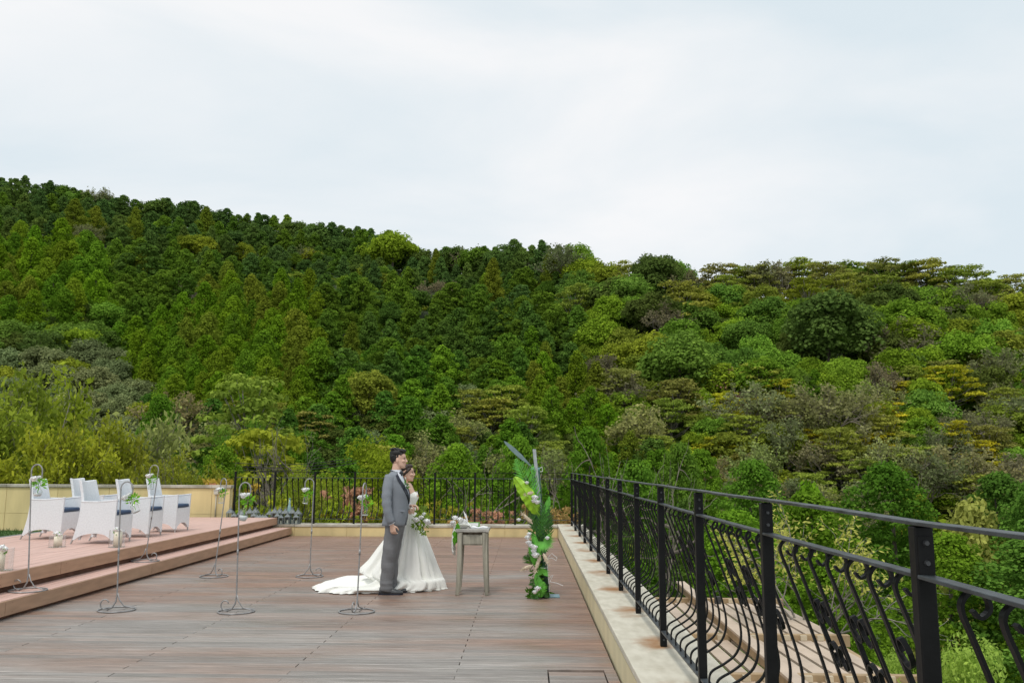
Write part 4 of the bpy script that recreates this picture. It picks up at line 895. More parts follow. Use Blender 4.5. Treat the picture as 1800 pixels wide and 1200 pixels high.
for yo, xo in legs:
    ax_ = an[0] + xo
    q = MB(); q.loft([[(ax_ + x, GYY + yo + hw * math.cos(k), .022 + max(0, h * math.sin(k)) if math.sin(k) > 0 else .022 + .004 * math.sin(k)) for k in np.linspace(0, 2 * math.pi, 18, endpoint=False)] for x, hw, h in ((-.088, .018, .03), (-.082, .034, .066), (-.04, .040, .088), (.02, .042, .085), (.07, .046, .06), (.12, .047, .045), (.17, .040, .035), (.20, .022, .022), (.207, .008, .012))]); q.build('shoe', MAT['shoe_leather'], groom, True, True)
    q = MB(); q.loft([[(ax_ + x, GYY + yo + s_ * hw, z) for s_, z in ((-1, .001), (1, .001), (1, zt), (-1, zt))] for x, hw, zt in ((-.092, .022, .022), (-.05, .040, .022), (.02, .040, .02), (.1, .049, .02), (.17, .043, .02), (.207, .012, .018))]); q.build('sole', MAT['satin_navy'], groom, False, True)
p = g2(714.8, 853); bt = thing('boutonniere', 'small white and green flower pinned to the grey lapel', 'boutonniere', (p[0] + .0, GYY - .07, p[1]))
q = MB(); rose(q, (.02, -.03, .0), .024, 4); q.build('flower', MAT['petal'], bt)
q = MB(); leafy(q, (.0, -.035, .0), .03, 22, .05, seed=3); o = q.build('leaf', MAT['leaf'], bt); o.color = (.1, .25, .04, 1)

BYY = 11.46
def b2(px, py): return g2(px, py, BYY)
bx_ = b2(720, 1000)[0]
bride = thing('person', 'person in a long white wedding gown with a train, holding a bouquet', 'person', (bx_, BYY, 0))
bhx = b2(727, 822)[0] - .086; bzc = b2(724, 845)[1]
body = MB(); bh = .205
head(body, bhx, BYY, bzc, bh, True)
body.tube([(bhx - .045, BYY, bzc - .15), (bhx - .035, BYY, bzc - .06), (bhx - .02, BYY, bzc + .04)], [.052, .045, .045], 14)
BR = [(893, 711.5, 728.5, .112), (884, 711.5, 729.5, .115), (874, 710.5, 731.5, .135), (866, 710, 730, .145), (858, 710.5, 726.5, .165), (852, 712, 723.5, .165), (848, 714, 721, .11)]
brows = []
for py, pb, pf, hy in BR:
    xb, z = b2(pb, py); xf, _ = b2(pf, py); brows.append(((xb + xf) / 2, z, (xf - xb) / 2, hy))
body.loft([ring_(cx, BYY, z, hx - (.012 if i < 3 else 0), hy - (.012 if i < 3 else 0)) for i, (cx, z, hx, hy) in enumerate(brows)])
for sy in (-1, 1): body.ell((brows[2][0] + .055, BYY + sy * .055, brows[2][1] + .01), .05, .05, .05, 10, 8)
shx, shz = b2(716, 853)
SN, EN, WN = np.array((shx, BYY - .155, shz)), np.array((shx - .02, BYY - .20, shz - .27)), np.array(b2(716, 894)); WN = np.array((WN[0], BYY - .25, WN[1]))
body.tube([SN, EN, WN], [.040, .034, .023], 12); hand(body, WN, (1, -.35, -.05), (.1, -.1, -1), (.5, .7, .5), .86, -1)
bq = np.array(b2(735, 912)); SF, EF = np.array((shx, BYY + .155, shz)), np.array((shx + .01, BYY + .20, shz - .27)); WF = np.array((bq[0] - .06, BYY - .02, bq[1] + .03))
body.tube([SF, EF, WF], [.040, .034, .023], 12); hand(body, WF, (1, -.3, -.25), (0, -.5, 1), (.7, .9, .6), .86, 1)
for sy in (-1, 1): body.tube([(brows[0][0], BYY + sy * .07, brows[0][1]), (brows[0][0] + .03, BYY + sy * .07, .5), (brows[0][0] + .03, BYY + sy * .07, .06)], [.08, .055, .035], 10)
obj('body', remesh(body, .0055, 2), bride, True)
face_parts(bride, bhx, BYY, bzc, bh, True)
hairm = MB()
hairm.ell((bhx - .030, BYY, bzc + .80 * bh), .088, .078, .062, 16, 10); hairm.ell((bhx - .062, BYY, bzc + .58 * bh), .05, .070, .08, 14, 9); hairm.ell((bhx + .020, BYY, bzc + .93 * bh), .060, .066, .030, 12, 8)
hairm.ell((bhx - .115, BYY - .01, bzc + .28 * bh), .046, .05, .046, 12, 8); hairm.ell((bhx - .08, BYY, bzc + .36 * bh), .045, .055, .05, 12, 8)
for sy in (-1, 1): hairm.tube([(bhx + .055, BYY + sy * .05, bzc + .82 * bh), (bhx + .015, BYY + sy * .072, bzc + .62 * bh), (bhx - .03, BYY + sy * .068, bzc + .42 * bh), (bhx - .09, BYY + sy * .03, bzc + .30 * bh)], [.016, .018, .018, .02], 8)
for _ in range(40):
    a = rnd.uniform(0, 6.28); z = bzc + .28 * bh + rnd.uniform(-.03, .03); hairm.tube([(bhx - .115 + .04 * math.cos(a), BYY + .045 * math.sin(a), z), (bhx - .115 + .05 * math.cos(a + .4), BYY + .05 * math.sin(a + .4), z + .012), (bhx - .115 + .044 * math.cos(a + .9), BYY + .046 * math.sin(a + .9), z)], [.006, .006, .003], 5)
obj('hair', remesh(hairm, .005, 2), bride, True).data.materials[0] = MAT['brown_hair']
q = MB(); q.tube([(bhx - .008, BYY - .076, bzc + .27 * bh), (bhx - .006, BYY - .078, bzc + .18 * bh), (bhx - .006, BYY - .078, bzc + .06 * bh)], [.003, .007, .010], 8); q.build('earring', MAT['button'], bride, True, True)
# bodice with a sweetheart edge
rows_ = []
for i, (cx, z, hx, hy) in enumerate(brows[:4]):
    rr = []
    for a in np.linspace(0, 2 * math.pi, 40, endpoint=False):
        bump_ = (.028 * (math.exp(-((abs(((a + math.pi) % (2 * math.pi)) - math.pi) - .55) / .33) ** 2))) if i in (2, 3) else 0
        zz = z + (.035 * math.exp(-((abs(((a + math.pi) % (2 * math.pi)) - math.pi) - .6) / .45) ** 2) - .015 if i == 3 else 0)
        e = .012 + (bump_ * (1 if i == 2 else .55)); rr.append((cx + (hx + e) * math.cos(a), BYY + (hy + e) * math.sin(a), zz))
    rows_.append(rr)
q = MB(); q.loft(rows_, cap=False); o = q.build('bodice', MAT['dress'], bride, True, True); o.modifiers.new('s', 'SOLIDIFY').thickness = .006
q = MB(); cx, z, hx, hy = brows[0]; q.loft([ring_(cx, BYY, z + dz, hx + e, hy + e, 32) for dz, e in ((-.012, .014), (-.01, .019), (.022, .018), (.025, .013))], cap=False); q.build('waist_band', MAT['dress'], bride, True, True)
def bw_(px, py): return b2(px, py)
SK = [((711, 892), (729, 892), .115, .115, 0), ((708, 900), (733, 903), .15, .15, .002), ((698, 918), (740, 923), .22, .21, .007), ((682, 940), (749, 946), .31, .28, .013), ((666, 961), (757, 969), .40, .34, .018), ((650, 983), (765, 992), .50, .37, .021), ((634, 1003), (773, 1013), .60, .40, .025)]
rows_ = []
SR = [(bw_(*l), bw_(*r), hl, hr, am) for l, r, hl, hr, am in SK]
SR += [((-1.98, .11), (b2(778, 1020)[0], .12), .74, .420, .024), ((-2.10, .050), (b2(781, 1030)[0], .05), .86, .438, .024), ((-2.28, .036), (b2(782, 1034)[0], .020), .95, .450, .024), ((-2.52, .030), (b2(783, 1034)[0], .010), 1.0, .458, .024), ((-2.68, .022), (b2(783.5, 1034)[0], .006), 1.0, .466, .022), ((-2.74, .006), (b2(784.5, 1034)[0], .004), 1.02, .475, .022)]
NS = 160
for i, ((xl, zl), (xr, zr), hl, hr, am) in enumerate(SR):
    rr = []
    for k in range(NS):
        a = 2 * math.pi * k / NS; ca, sa = math.cos(a), math.sin(a); u = (1 + ca) / 2
        # stretch the front so that the train spreads only behind her
        fold = (1.25 if i < 7 else .8 + .5 * (1 - u)) * am * ((1.6 * abs(math.cos(6.5 * a + .6)) - 1) + .6 * math.cos(21 * a + 2.0) + .5 * math.cos(7 * a + i * .12) + .3 * math.cos(34 * a + 1))
        hw = hr + (hl - hr) * (1 - u) ** 2.5
        yc = BYY + (.06 * (1 - u) if i > 5 else .06 * (1 - u) * i / 6)
        x = xl + (xr - xl) * u; z = zl + (zr - zl) * u
        if 7 <= i <= 11: z += (.085 * max(0, .66 - u) ** .9 * (1, .9, .9, .8, .5)[i - 7] * (.5 + .5 * math.sin(15 * a + .4 * math.sin(3 * a + i))) ** 2) * (1 if i < 11 else .6)
        if i >= 6: z += .010 * (1 - u) * abs(math.sin(9 * a + i)) + ((.004 + .012 * abs(math.sin(31 * a + 1.3 * math.sin(5 * a)))) * (1 - u) if i in (10, 11) else 0)
        if i == 12: fold += (.010 + .016 * (1 - u)) * math.sin(37 * a + 2 * math.sin(6 * a))
        ln = math.hypot(ca, sa); rr.append((x + fold * ca, yc + (hw + fold) * sa, max(.003, z)))
    rows_.append(rr)
def cr_rows(rows, n=3):
    R_ = [np.array(r) for r in rows]; o = []
    R_ = [2 * R_[0] - R_[1]] + R_ + [2 * R_[-1] - R_[-2]]
    for i in range(1, len(R_) - 2):
        for k in range(n):
            t = k / n; m = .5 * (2 * R_[i] + (R_[i + 1] - R_[i - 1]) * t + (2 * R_[i - 1] - 5 * R_[i] + 4 * R_[i + 1] - R_[i + 2]) * t * t + (3 * R_[i] - R_[i - 1] - 3 * R_[i + 1] + R_[i + 2]) * t ** 3)
            m[:, 2] = np.maximum(m[:, 2], .003); o.append([tuple(p) for p in m])
    o.append([tuple(p) for p in R_[-2]]); return o
q = MB(); q.loft(cr_rows(rows_), cap=False); q.build('skirt', MAT['dress'], bride, True, True)
pc = np.array(yp(742, 914, 11.16))
bqt = thing('bouquet', 'loose bouquet of white flowers and green leaves held at the waist', 'bouquet', tuple(pc))
q = MB()
for c, r, s_ in (((-.08, -.09, .01), .06, 1), ((.08, -.09, -.01), .062, 2), ((.0, -.10, .05), .045, 3), ((.035, -.05, .10), .036, 4), ((-.03, -.08, -.055), .03, 5), ((.10, -.06, -.035), .05, 6)): rose(q, c, r, s_)
q.build('flower', MAT['petal'], bqt)
q = MB(); leafy(q, (0, 0, 0), .11, 90, .08, seed=21, up=0); leafy(q, (.0, 0, .13), .05, 30, .08, seed=22); leafy(q, (.05, 0, -.16), .04, 22, .07, seed=23, droop=.9); leafy(q, (-.08, 0, -.08), .05, 26, .07, seed=24, droop=.6)
o = q.build('greenery', MAT['leaf'], bqt); o.color = (.22, .34, .06, 1); bqt.scale = (.82, .82, .82)
q = MB()
for k in range(9): a = k * .7; q.tube([(.02 * math.cos(a), .02 * math.sin(a), 0), (-.07 + .012 * math.cos(a), .32 + .01 * math.sin(a), .03)], .004, 5)
q.build('stem', MAT['stem'], bqt)

# ------------------------------------------------------------------ pergola below the terrace (to the right)
PZ = -.62
def pg(px, py): a = gp(px, py, PZ); return np.array(a)
perg = thing('pergola', 'tan timber pergola roof with pale slats below the railing', 'pergola', (3.2, 11, PZ))
A_, B_ = pg(1196, 1036), pg(1352, 1182)                       # long beam, running towards the camera
d1 = np.array((-.02, -1, 0)); d1 /= np.linalg.norm(d1)
E_ = [(pg(1172, 1057), pg(1395, 1076)), (pg(1245, 1114), pg(1600, 1145)), (pg(1290, 1184), pg(1760, 1230))]
q = MB(); q.bar(A_ + np.array((0, 0, .06)), A_ + d1 * 9.5 + np.array((0, 0, .06)), .11, .10); q.build('beam', MAT['pergola_wood'], perg, world=True, bevel=.006)
q = MB(); q.bar(A_ + np.array((0, 0, .135)), A_ + d1 * 9.5 + np.array((0, 0, .135)), .15, .03); q.build('cap_board', MAT['pergola_slat'], perg, world=True)
d2 = np.array((1.0, .06, 0)); d2 /= np.linalg.norm(d2)
Ys = [14.85, 11.75, 9.55, 7.4]
def edge_x(y): return float(np.interp(y, [7, 15], [3.85, 3.98]))
for Yb in Ys:
    q = MB(); q.bar((1.42, Yb, PZ - .04), (edge_x(Yb) + .28, Yb - .03, PZ - .04), .09, .15); q.build('cross_beam', MAT['pergola_wood'], perg, world=True, bevel=.006)
for bi in range(3):
    yb0, yb1 = Ys[bi] - .06, Ys[bi + 1] + .06; x = 1.46; sl = d1[0] / d1[1]
    i = 0
    while x < edge_x(yb0) + .1:
        p0 = np.array((x, yb0, PZ - .05)); p1 = np.array((x + sl * (yb1 - yb0), yb1, PZ + .01))
        if p1[0] > 1.4:
            q = MB(); q.bar(p0, p1, .168, .028); q.build('slat', MAT['pergola_slat'], perg, world=True)
            q = MB(); q.box(x - .05, x + .03, yb0 - .05, yb0 + .05, PZ - .03, PZ + .03); q.build('bracket', MAT['bracket'], perg, world=True)
        x += .215; i += 1
q = MB(); q.bar((edge_x(15) + .12, 15.1, PZ - .16), (edge_x(7.4) + .12, 7.2, PZ - .16), .09, .16); q.build('beam', MAT['pergola_wood'], perg, world=True)
for p in ((edge_x(14.5) + .3, 14.5), (edge_x(9.5) + .3, 9.5), (1.6, 15.3)):
    q = MB(); q.box(p[0] - .06, p[0] + .06, p[1] - .06, p[1] + .06, -9, PZ - .22); q.build('post', MAT['pergola_wood'], perg, world=True)
fl = thing('floodlight', 'small grey floodlight clamped on the pergola beam', 'lamp', tuple(pg(1262, 1068) + np.array((0, 0, .06))))
q = MB(); q.box(-.05, .05, -.03, .03, 0, .12); q.build('housing', MAT['bolt_metal'], fl, bevel=.01); q = MB(); q.tube([(-.05, 0, .1), (-.07, 0, .18), (.0, 0, .2)], .012, 6); q.build('arm', MAT['bolt_metal'], fl)

# ------------------------------------------------------------------ trees: prototypes
def qmesh(name, V, mats, tint, col=None, tris=None):
    """V (n,4,3) loose quads"""
    n = len(V); me = bpy.data.meshes.new(name); me.vertices.add(n * 4); me.vertices.foreach_set('co', np.ascontiguousarray(V, np.float32).ravel())
    me.loops.add(n * 4); me.loops.foreach_set('vertex_index', np.arange(n * 4, dtype=np.int32)); me.polygons.add(n)
    me.polygons.foreach_set('loop_start', np.arange(0, n * 4, 4, dtype=np.int32))
    for m in mats: me.materials.append(m)
    a = me.attributes.new('tint', 'FLOAT', 'FACE'); a.data.foreach_set('value', np.asarray(tint, np.float32))
    if col is not None:
        c = me.attributes.new('col', 'FLOAT_COLOR', 'FACE'); c.data.foreach_set('color', np.asarray(col, np.float32).ravel())
    me.update(calc_edges=True); return me
def nrm(a): return a / (np.linalg.norm(a, axis=-1, keepdims=True) + 1e-9)
def leaf_quads(P, Nn, size, g, aspect=1.0, pointed=False):
    n = len(P); t1 = nrm(np.cross(Nn, g.normal(size=(n, 3)))); t2 = np.cross(Nn, t1); s_ = size * g.uniform(.65, 1.3, (n, 1)) / 2
    if pointed: return np.stack([P - t1 * s_ * aspect * 1.2, P + t2 * s_ * .62, P + t1 * s_ * aspect * 1.2, P - t2 * s_ * .62], 1)
    k = g.uniform(.6, 1.0, (4, n, 1))
    return np.stack([P - t1 * s_ * k[0] - t2 * s_ * aspect * k[1], P + t1 * s_ * k[1] - t2 * s_ * aspect * k[2], P + t1 * s_ * k[2] + t2 * s_ * aspect * k[3], P - t1 * s_ * k[3] + t2 * s_ * aspect * k[0]], 1)
def lobes_cloud(L, n, size, g, flat=1.0, up=.45, jitter=.45, lower=-.5, fill=.16, aspect=1, pointed=False, ragged=.22):
    """L rows: x y z r ; leaf-sized faces on each lobe's shell, some inside"""
    Ps, Ns, Ts = [], [], []
    for x, y, z, r in L:
        m = int(n * (r / np.mean(L[:, 3])) ** 1.6) + 6
        d = nrm(g.normal(size=(m * 2, 3))); d = d[d[:, 2] > lower][:m]; m = len(d)
        rad = np.where(g.random((m, 1)) < fill, g.uniform(.2, .8, (m, 1)), 1 - ragged * g.random((m, 1)) ** 2 + .14 * g.random((m, 1)) ** 3)
        wob = 1 + .16 * np.sin(d[:, :1] * 5 + x) * np.cos(d[:, 1:2] * 6 + y)
        p = np.array([x, y, z]) + d * rad * r * wob * np.array([1, 1, flat]); Ps.append(p)
        Ns.append(nrm(d * np.array([1, 1, 1 / max(flat, .3)]) * .75 + np.array([0, 0, up]) + g.normal(size=(m, 3)) * jitter)); lt = g.normal(.5, .13)
        Ts.append(np.clip(lt + g.normal(0, .13, m), 0, 1))
    P, Nn, T = np.concatenate(Ps), np.concatenate(Ns), np.concatenate(Ts)
    return leaf_quads(P, Nn, size, g, aspect, pointed), T
def branches(mb, g, p, d, L, r, depth, splits=3, spread=.6, up=.12, sides=(6, 5, 4, 3, 3), twist=.15, shrink=.68, out=None):
    pts = [p]; dv = d; k = 4
    for i in range(k):
        dv = dv + np.array([g.gauss(0, twist), g.gauss(0, twist), g.gauss(0, twist) + up * .25]); dv /= np.linalg.norm(dv); pts.append(pts[-1] + dv * L / k)
    lv = min(4, max(0, 4 - depth)); mb.tube(pts, list(np.linspace(r, r * .6, k + 1)), sides[lv], cap=False)
    if out is not None and depth <= 1: out += pts[2:]
    if depth > 0:
        for i in range(splits):
            t = pts[2 + (i % 3)]; a = np.array([g.gauss(0, 1), g.gauss(0, 1), g.gauss(0, .6)]); a -= dv * (a @ dv); a /= np.linalg.norm(a) + 1e-9
            nd = dv * g.uniform(.55, .9) + a * spread * g.uniform(.7, 1.3) + np.array([0, 0, up]); nd /= np.linalg.norm(nd)
            branches(mb, g, t if i < splits - 1 else pts[-1], nd, L * shrink * g.uniform(.8, 1.15), r * .58, depth - 1, splits, spread, up, sides, twist, shrink, out)
def trunk_mesh(H, r, g, limbs=5, crown0=.4, mname='bark', reach=.28):
    q = MB(); P = [np.array((0, 0, -1.5)), np.array((0, 0, 0)), np.array((g.gauss(0, .1), g.gauss(0, .1), H * .3)), np.array((g.gauss(0, .15), g.gauss(0, .15), H * .6)), np.array((g.gauss(0, .15), g.gauss(0, .15), H * .92))]
    q.tube(P, [r * 1.25, r * 1.05, r * .85, r * .55, r * .12], 8)
    for i in range(limbs):
        z = H * (crown0 + (.85 - crown0) * i / limbs); a = i * 2.4 + g.uniform(-.3, .3); L = H * reach * (1.1 - .6 * i / limbs); d = np.array([math.cos(a), math.sin(a), .5])
        q.tube([np.array((0, 0, z)), np.array((0, 0, z)) + d * L * .5, np.array((0, 0, z)) + d * L + np.array((0, 0, L * .15))], [r * .4, r * .25, r * .08], 5)
    return q.mesh('trunk', MAT[mname], True)
PROTO = {}
def proto(sp, crown, trunk, H, W): PROTO.setdefault(sp, []).append((crown, trunk, H, W))
LEAF = [MAT['leaf']]
for v in range(6):   # rounded evergreen broadleaf
    g = np.random.default_rng(100 + v); gr = random.Random(v); n = 74; L = []
    for i in range(n):
        d = nrm(g.normal(size=3)); d[2] = abs(d[2]) * 1.15 - .32; d = nrm(d); k = g.uniform(.72, 1.02); L.append([d[0] * 3.9 * k, d[1] * 3.9 * k, 4.5 + d[2] * 3.6 * k * (1 - .22 * (v % 3 == 2)), g.uniform(.65, 1.3)])
    for i in range(12): L.append([*(g.normal(size=2) * 1.6), g.uniform(2.2, 5.6), 1.7])
    V, T = lobes_cloud(np.array(L), 100, .31, g, flat=.85, ragged=.25)
    proto('broadleaf', qmesh('crown', V, LEAF, T), trunk_mesh(7, .26, gr), 9.0, 9.8)
def conifer(v, H, R, z0, nt, rl, n, size, flat, pw, seed, jag=.22, droop=0):
    g = np.random.default_rng(seed + v); L = []
    for i in range(nt):
        t = (i + .5) / nt; t = t ** .82; prof = R * ((1 - t) ** pw) * (1 - .45 * max(0, .18 - t) / .18); a = i * 2.39996 + g.uniform(-.4, .4); k = g.uniform(1 - jag * 2, 1 + jag)
        L.append([math.cos(a) * prof * k, math.sin(a) * prof * k, z0 + (H - z0 - rl * .4) * t - droop * prof, rl * g.uniform(.7, 1.25) * (1 - .45 * t)])
    L.append([0, 0, H - rl * .5, rl * .5]); L.append([0, 0, H - rl * 1.1, rl * .62])
    for i in range(9): L.append([0, 0, z0 + (H - z0) * (i + .3) / 11, R * .42 * (1 - i / 11)])
    return lobes_cloud(np.array(L), n, size, g, flat=flat, ragged=.3, up=.35, jitter=.5)
for v in range(6):   # dark small-sprayed cypress
    V, T = conifer(v, (11, 11.6, 10.4)[v % 3], (3.4, 3.0, 3.9)[v % 3], .8, 100, 1.0, 66, .31, .72, (.50, .64, .38)[v % 3], 200, jag=.34)
    proto('cypress', qmesh('crown', V, LEAF, T), trunk_mesh(10.4, .2, random.Random(50 + v), 4, .3, reach=.12), 11, 7.0)
for v in range(5):   # cedar with rounded tufts
    V, T = conifer(v, 12.5, (3.5, 3.1, 3.7, 3.3, 3.6)[v], 1.2, 74, 1.12, 96, .26, .92, (.56, .70, .46, .62, .52)[v], 300, jag=.28, droop=.25)
    proto('cedar', qmesh('crown', V, LEAF, T), trunk_mesh(12, .24, random.Random(60 + v), 4, .2, reach=.1), 12.5, 7.2)
for v in range(5):   # layered, flat pads
    g = np.random.default_rng(400 + v); gr = random.Random(70 + v); L = []; q = MB()
    q.tube([(0, 0, -1.5), (0, 0, 2), (.15, .1, 4.2)], [.24, .2, .13], 7)
    for i in range(34):
        z = 2.2 + 6.0 * ((i + .5) / 34) ** .9; a = i * 2.4 + g.uniform(-.3, .3); rr = (4.4 * (1 - ((z - 2.2) / 6.6) ** 2) ** .5) * g.uniform(.35, 1.0); c = np.array((math.cos(a) * rr, math.sin(a) * rr, z + .25 * rr * .3)); L.append([*c, g.uniform(.85, 1.7)])
        s0 = np.array((.1, .05, z * .62)); q.tube([s0, s0 * .4 + c * .6 + np.array((0, 0, -.25)), c + np.array((0, 0, -.1))], [.07, .05, .02], 4)
    V, T = lobes_cloud(np.array(L), 110, .29, g, flat=.24, up=1.0, jitter=.4, lower=-.7, ragged=.6)
    proto('layered', qmesh('crown', V, LEAF, T), q.mesh('trunk', MAT['pale_bark'], True), 8.6, 9.2)
for v in range(5):   # nearly bare, sparse leaves
    gr = random.Random(80 + v); g = np.random.default_rng(500 + v); q = MB(); tips = []
    branches(q, gr, np.array((0, 0, -1.2)), np.array((0, 0, 1.)), 3.6, .17, 0, 0)
    for i in range(6): branches(q, gr, np.array((0, 0, 1.8 + .1 * i)), nrm(np.array((math.cos(i * 1.05 + .3), math.sin(i * 1.05 + .3), 1.25))), 2.5, .09, 4, 3, .62, .05, out=tips)
    tips = np.array(tips); tips = tips[g.random(len(tips)) < min(1, 3600 / len(tips))]; P = tips + g.normal(size=tips.shape) * .2
    V = leaf_quads(P, nrm(g.normal(size=P.shape) * .6 + np.array((0, 0, .8))), .26, g)
    hb = max(p[2] for p in q.v); wb = 2 * np.percentile(np.abs(np.array(q.v)[:, :2]), 97)
    LL = q.mesh('trunk', MAT['twig_grey'], False); proto('leafless', None, LL, hb, wb)
    proto('bare', qmesh('crown', V, LEAF, np.clip(g.normal(.5, .2, len(V)), 0, 1)), LL, hb, wb)
for v in range(3):   # close conifers: fine sprays
    V, T = conifer(v, 14, 4.0, .6, 210, .80, 150, .125, .55, .55, 600, jag=.26)
    proto('near_cypress', qmesh('crown', V, LEAF, T), trunk_mesh(14, .25, random.Random(90 + v), 4, .2, reach=.1), 14, 8.2)
for v in range(3):   # close round broadleaf
    g = np.random.default_rng(700 + v); L = []
    for i in range(90):
        d = nrm(g.normal(size=3)); d[2] = abs(d[2]) - .3; d = nrm(d); k = g.uniform(.6, 1.02); L.append([d[0] * 3.4 * k, d[1] * 3.4 * k, 4.6 + d[2] * 3.3 * k, g.uniform(.45, .9)])
    for i in range(8): L.append([*(g.normal(size=2) * 1.3), g.uniform(3, 5), 1.3])
    V, T = lobes_cloud(np.array(L), 260, .125, g, flat=.8, ragged=.4, aspect=1.1, pointed=True)
    proto('near_broadleaf', qmesh('crown', V, LEAF, T), trunk_mesh(7, .2, random.Random(95 + v), 6, .25), 8.4, 8.0)
for v in range(4):   # close autumn trees with arching boughs and leaves one can see
    gr = random.Random(120 + v); g = np.random.default_rng(800 + v); q = MB(); tips = []
    q.tube([(0, 0, -1.5), (0, 0, 0), (.05, 0, 1.4)], [.2, .16, .12], 7)
    for i in range(7): branches(q, gr, np.array((.03, 0, .8 + .12 * i)), nrm(np.array((math.cos(i * .9 + v), math.sin(i * .9 + v), 1.0 + .25 * (i % 3)))), 2.1, .065, 4, 3, .55, .08, out=tips)
    tips = np.array(tips); P = np.repeat(tips, max(1, int(17000 / len(tips))), 0); P = P + g.normal(size=P.shape) * np.array((.2, .2, .13)) - np.array((0, 0, .05))
    V = leaf_quads(P, nrm(g.normal(size=P.shape) * .7 + np.array((0, 0, .7))), .155, g, 1.0, True)
    T = np.clip(.48 + .3 * np.sin(P[:, 0] * 2.1 + v) * np.cos(P[:, 1] * 2.3 + P[:, 2] * 1.9) + g.normal(0, .22, len(V)), 0, 1)
    hb = max(p[2] for p in q.v); wb = 2 * np.percentile(np.abs(np.array(q.v)[:, :2]), 97)
    proto('autumn', qmesh('crown', V, LEAF, T), q.mesh('trunk', MAT['pale_bark'], True), hb, wb)
for v in range(2):   # sparse spreading maple
    gr = random.Random(130 + v); g = np.random.default_rng(860 + v); q = MB(); tips = []
    q.tube([(0, 0, -2.5), (0, 0, 0), (.1, 0, .5)], [.06, .05, .045], 7)
    for i in range(6): a_ = (-.3, .25, 2.7, .0, 3.4, 1.6)[i]; branches(q, gr, np.array((.08, 0, .3 + .06 * i)), nrm(np.array((math.cos(a_), math.sin(a_) * .6, .55 + .12 * i))), 1.25, .026, 3, 3, .55, .05, sides=(5, 5, 4, 3, 3), out=tips)
    tips = np.array(tips); tips = tips[tips[:, 2] > np.percentile(tips[:, 2], 35)]; P = np.repeat(tips, max(1, int(1700 / len(tips))), 0); P = P + g.normal(size=P.shape) * np.array((.1, .1, .05)) - np.array((0, 0, .03))
    V = leaf_quads(P, nrm(g.normal(size=P.shape) * .6 + np.array((0, 0, .8))), .075, g, 1.15, True)
    hb = max(p[2] for p in q.v); wb = 2 * np.percentile(np.abs(np.array(q.v)[:, :2]), 97)
    proto('maple', qmesh('crown', V, LEAF, np.clip(g.normal(.5, .2, len(V)), 0, 1)), q.mesh('trunk', MAT['pale_bark'], True), hb, wb)
for v in range(3):   # dead branching shrub
    gr = random.Random(140 + v); q = MB()
    for i in range(3): branches(q, gr, np.array((.12 * i - .15, 0, -.3)), nrm(np.array(((-1.0, .7, 1.3)[i] * (1 if v != 1 else -1), gr.uniform(-.4, .4), 1.0))), 1.25, .032, 3, 3, .6, .02, sides=(5, 5, 4, 3, 3), twist=.22, shrink=.72)
    hb = max(p[2] for p in q.v); proto('dead', None, q.mesh('branches', MAT['twig_grey'], False), hb, 2.2)
for v in range(4):   # shrub with long narrow leaves in whorls
    g = np.random.default_rng(900 + v); P, Nn, T = [], [], []
    for s_ in range(46):
        c = np.array((g.normal(0, .42), g.normal(0, .22), g.uniform(.25, 1.15) ** .8)); ht = g.normal(.5, .2)
        for k in range(26):
            a = g.uniform(0, 6.28); P.append(c + np.array((math.cos(a), math.sin(a), g.uniform(-.5, .35))) * g.uniform(.03, .13)); Nn.append(nrm(np.array((math.cos(a) * .4, math.sin(a) * .4, .8)) + g.normal(size=3) * .45)); T.append(np.clip(ht + g.normal(0, .18), 0, 1))
    V = leaf_quads(np.array(P), np.array(Nn), .085, g, 1.25, True); q = MB()
    for s_ in range(9): q.tube([(g.normal(0, .12), g.normal(0, .08), -.8), (g.normal(0, .2), g.normal(0, .12), .3), (g.normal(0, .4), g.normal(0, .2), 1.0)], [.014, .011, .005], 4)
    proto('shrub', qmesh('foliage', V, LEAF, T), q.mesh('stem', MAT['bark']), 1.3, 1.5)

# ------------------------------------------------------------------ planting
rnd = random.Random(5)
PAL = {'cyp': [(.078, .142, .016), (.088, .155, .015), (.070, .130, .020), (.098, .160, .015)], 'cypdark': [(.074, .130, .026), (.068, .122, .027), (.086, .136, .024)],
       'cyplight': [(.092, .185, .014), (.080, .168, .016), (.108, .195, .014), (.072, .155, .020)], 'ced': [(.112, .192, .010), (.098, .186, .010), (.126, .190, .012), (.090, .172, .012)], 'cedbrown': [(.125, .160, .015)],
       'broad': [(.145, .235, .020), (.130, .225, .024), (.165, .245, .018), (.112, .200, .028)], 'broaddark': [(.078, .112, .022), (.088, .118, .022), (.074, .120, .024)], 'oliv': [(.185, .225, .020), (.160, .200, .024)],
       'lay': [(.185, .220, .030), (.175, .225, .03), (.225, .245, .038), (.185, .19, .04)], 'yel': [(.32, .30, .018), (.29, .29, .02)], 'mauve': [(.145, .135, .065), (.155, .155, .065), (.13, .15, .055)], 'tan': [(.21, .225, .07), (.19, .225, .06), (.20, .19, .07)],
       'ygreen': [(.24, .29, .025)], 'grey': [(.140, .175, .065), (.16, .185, .07)], 'purple': [(.115, .055, .050)], 'pink': [(.38, .20, .14)], 'aut': [(.20, .20, .022), (.185, .205, .02), (.225, .18, .026)], 'autg': [(.20, .255, .02), (.225, .255, .02), (.17, .24, .024)],
       'red': [(.34, .19, .10), (.30, .22, .07)], 'blaze': [(.175, .225, .014)], 'maple': [(.30, .31, .065)], 'pale': [(.23, .32, .05)]}
def vary(c, a=.16): k = 1.55 * (1 + rnd.uniform(-a, a)); return (c[0] * k * (1 + rnd.uniform(-.07, .07)), c[1] * k, c[2] * k * 1.15, 1)
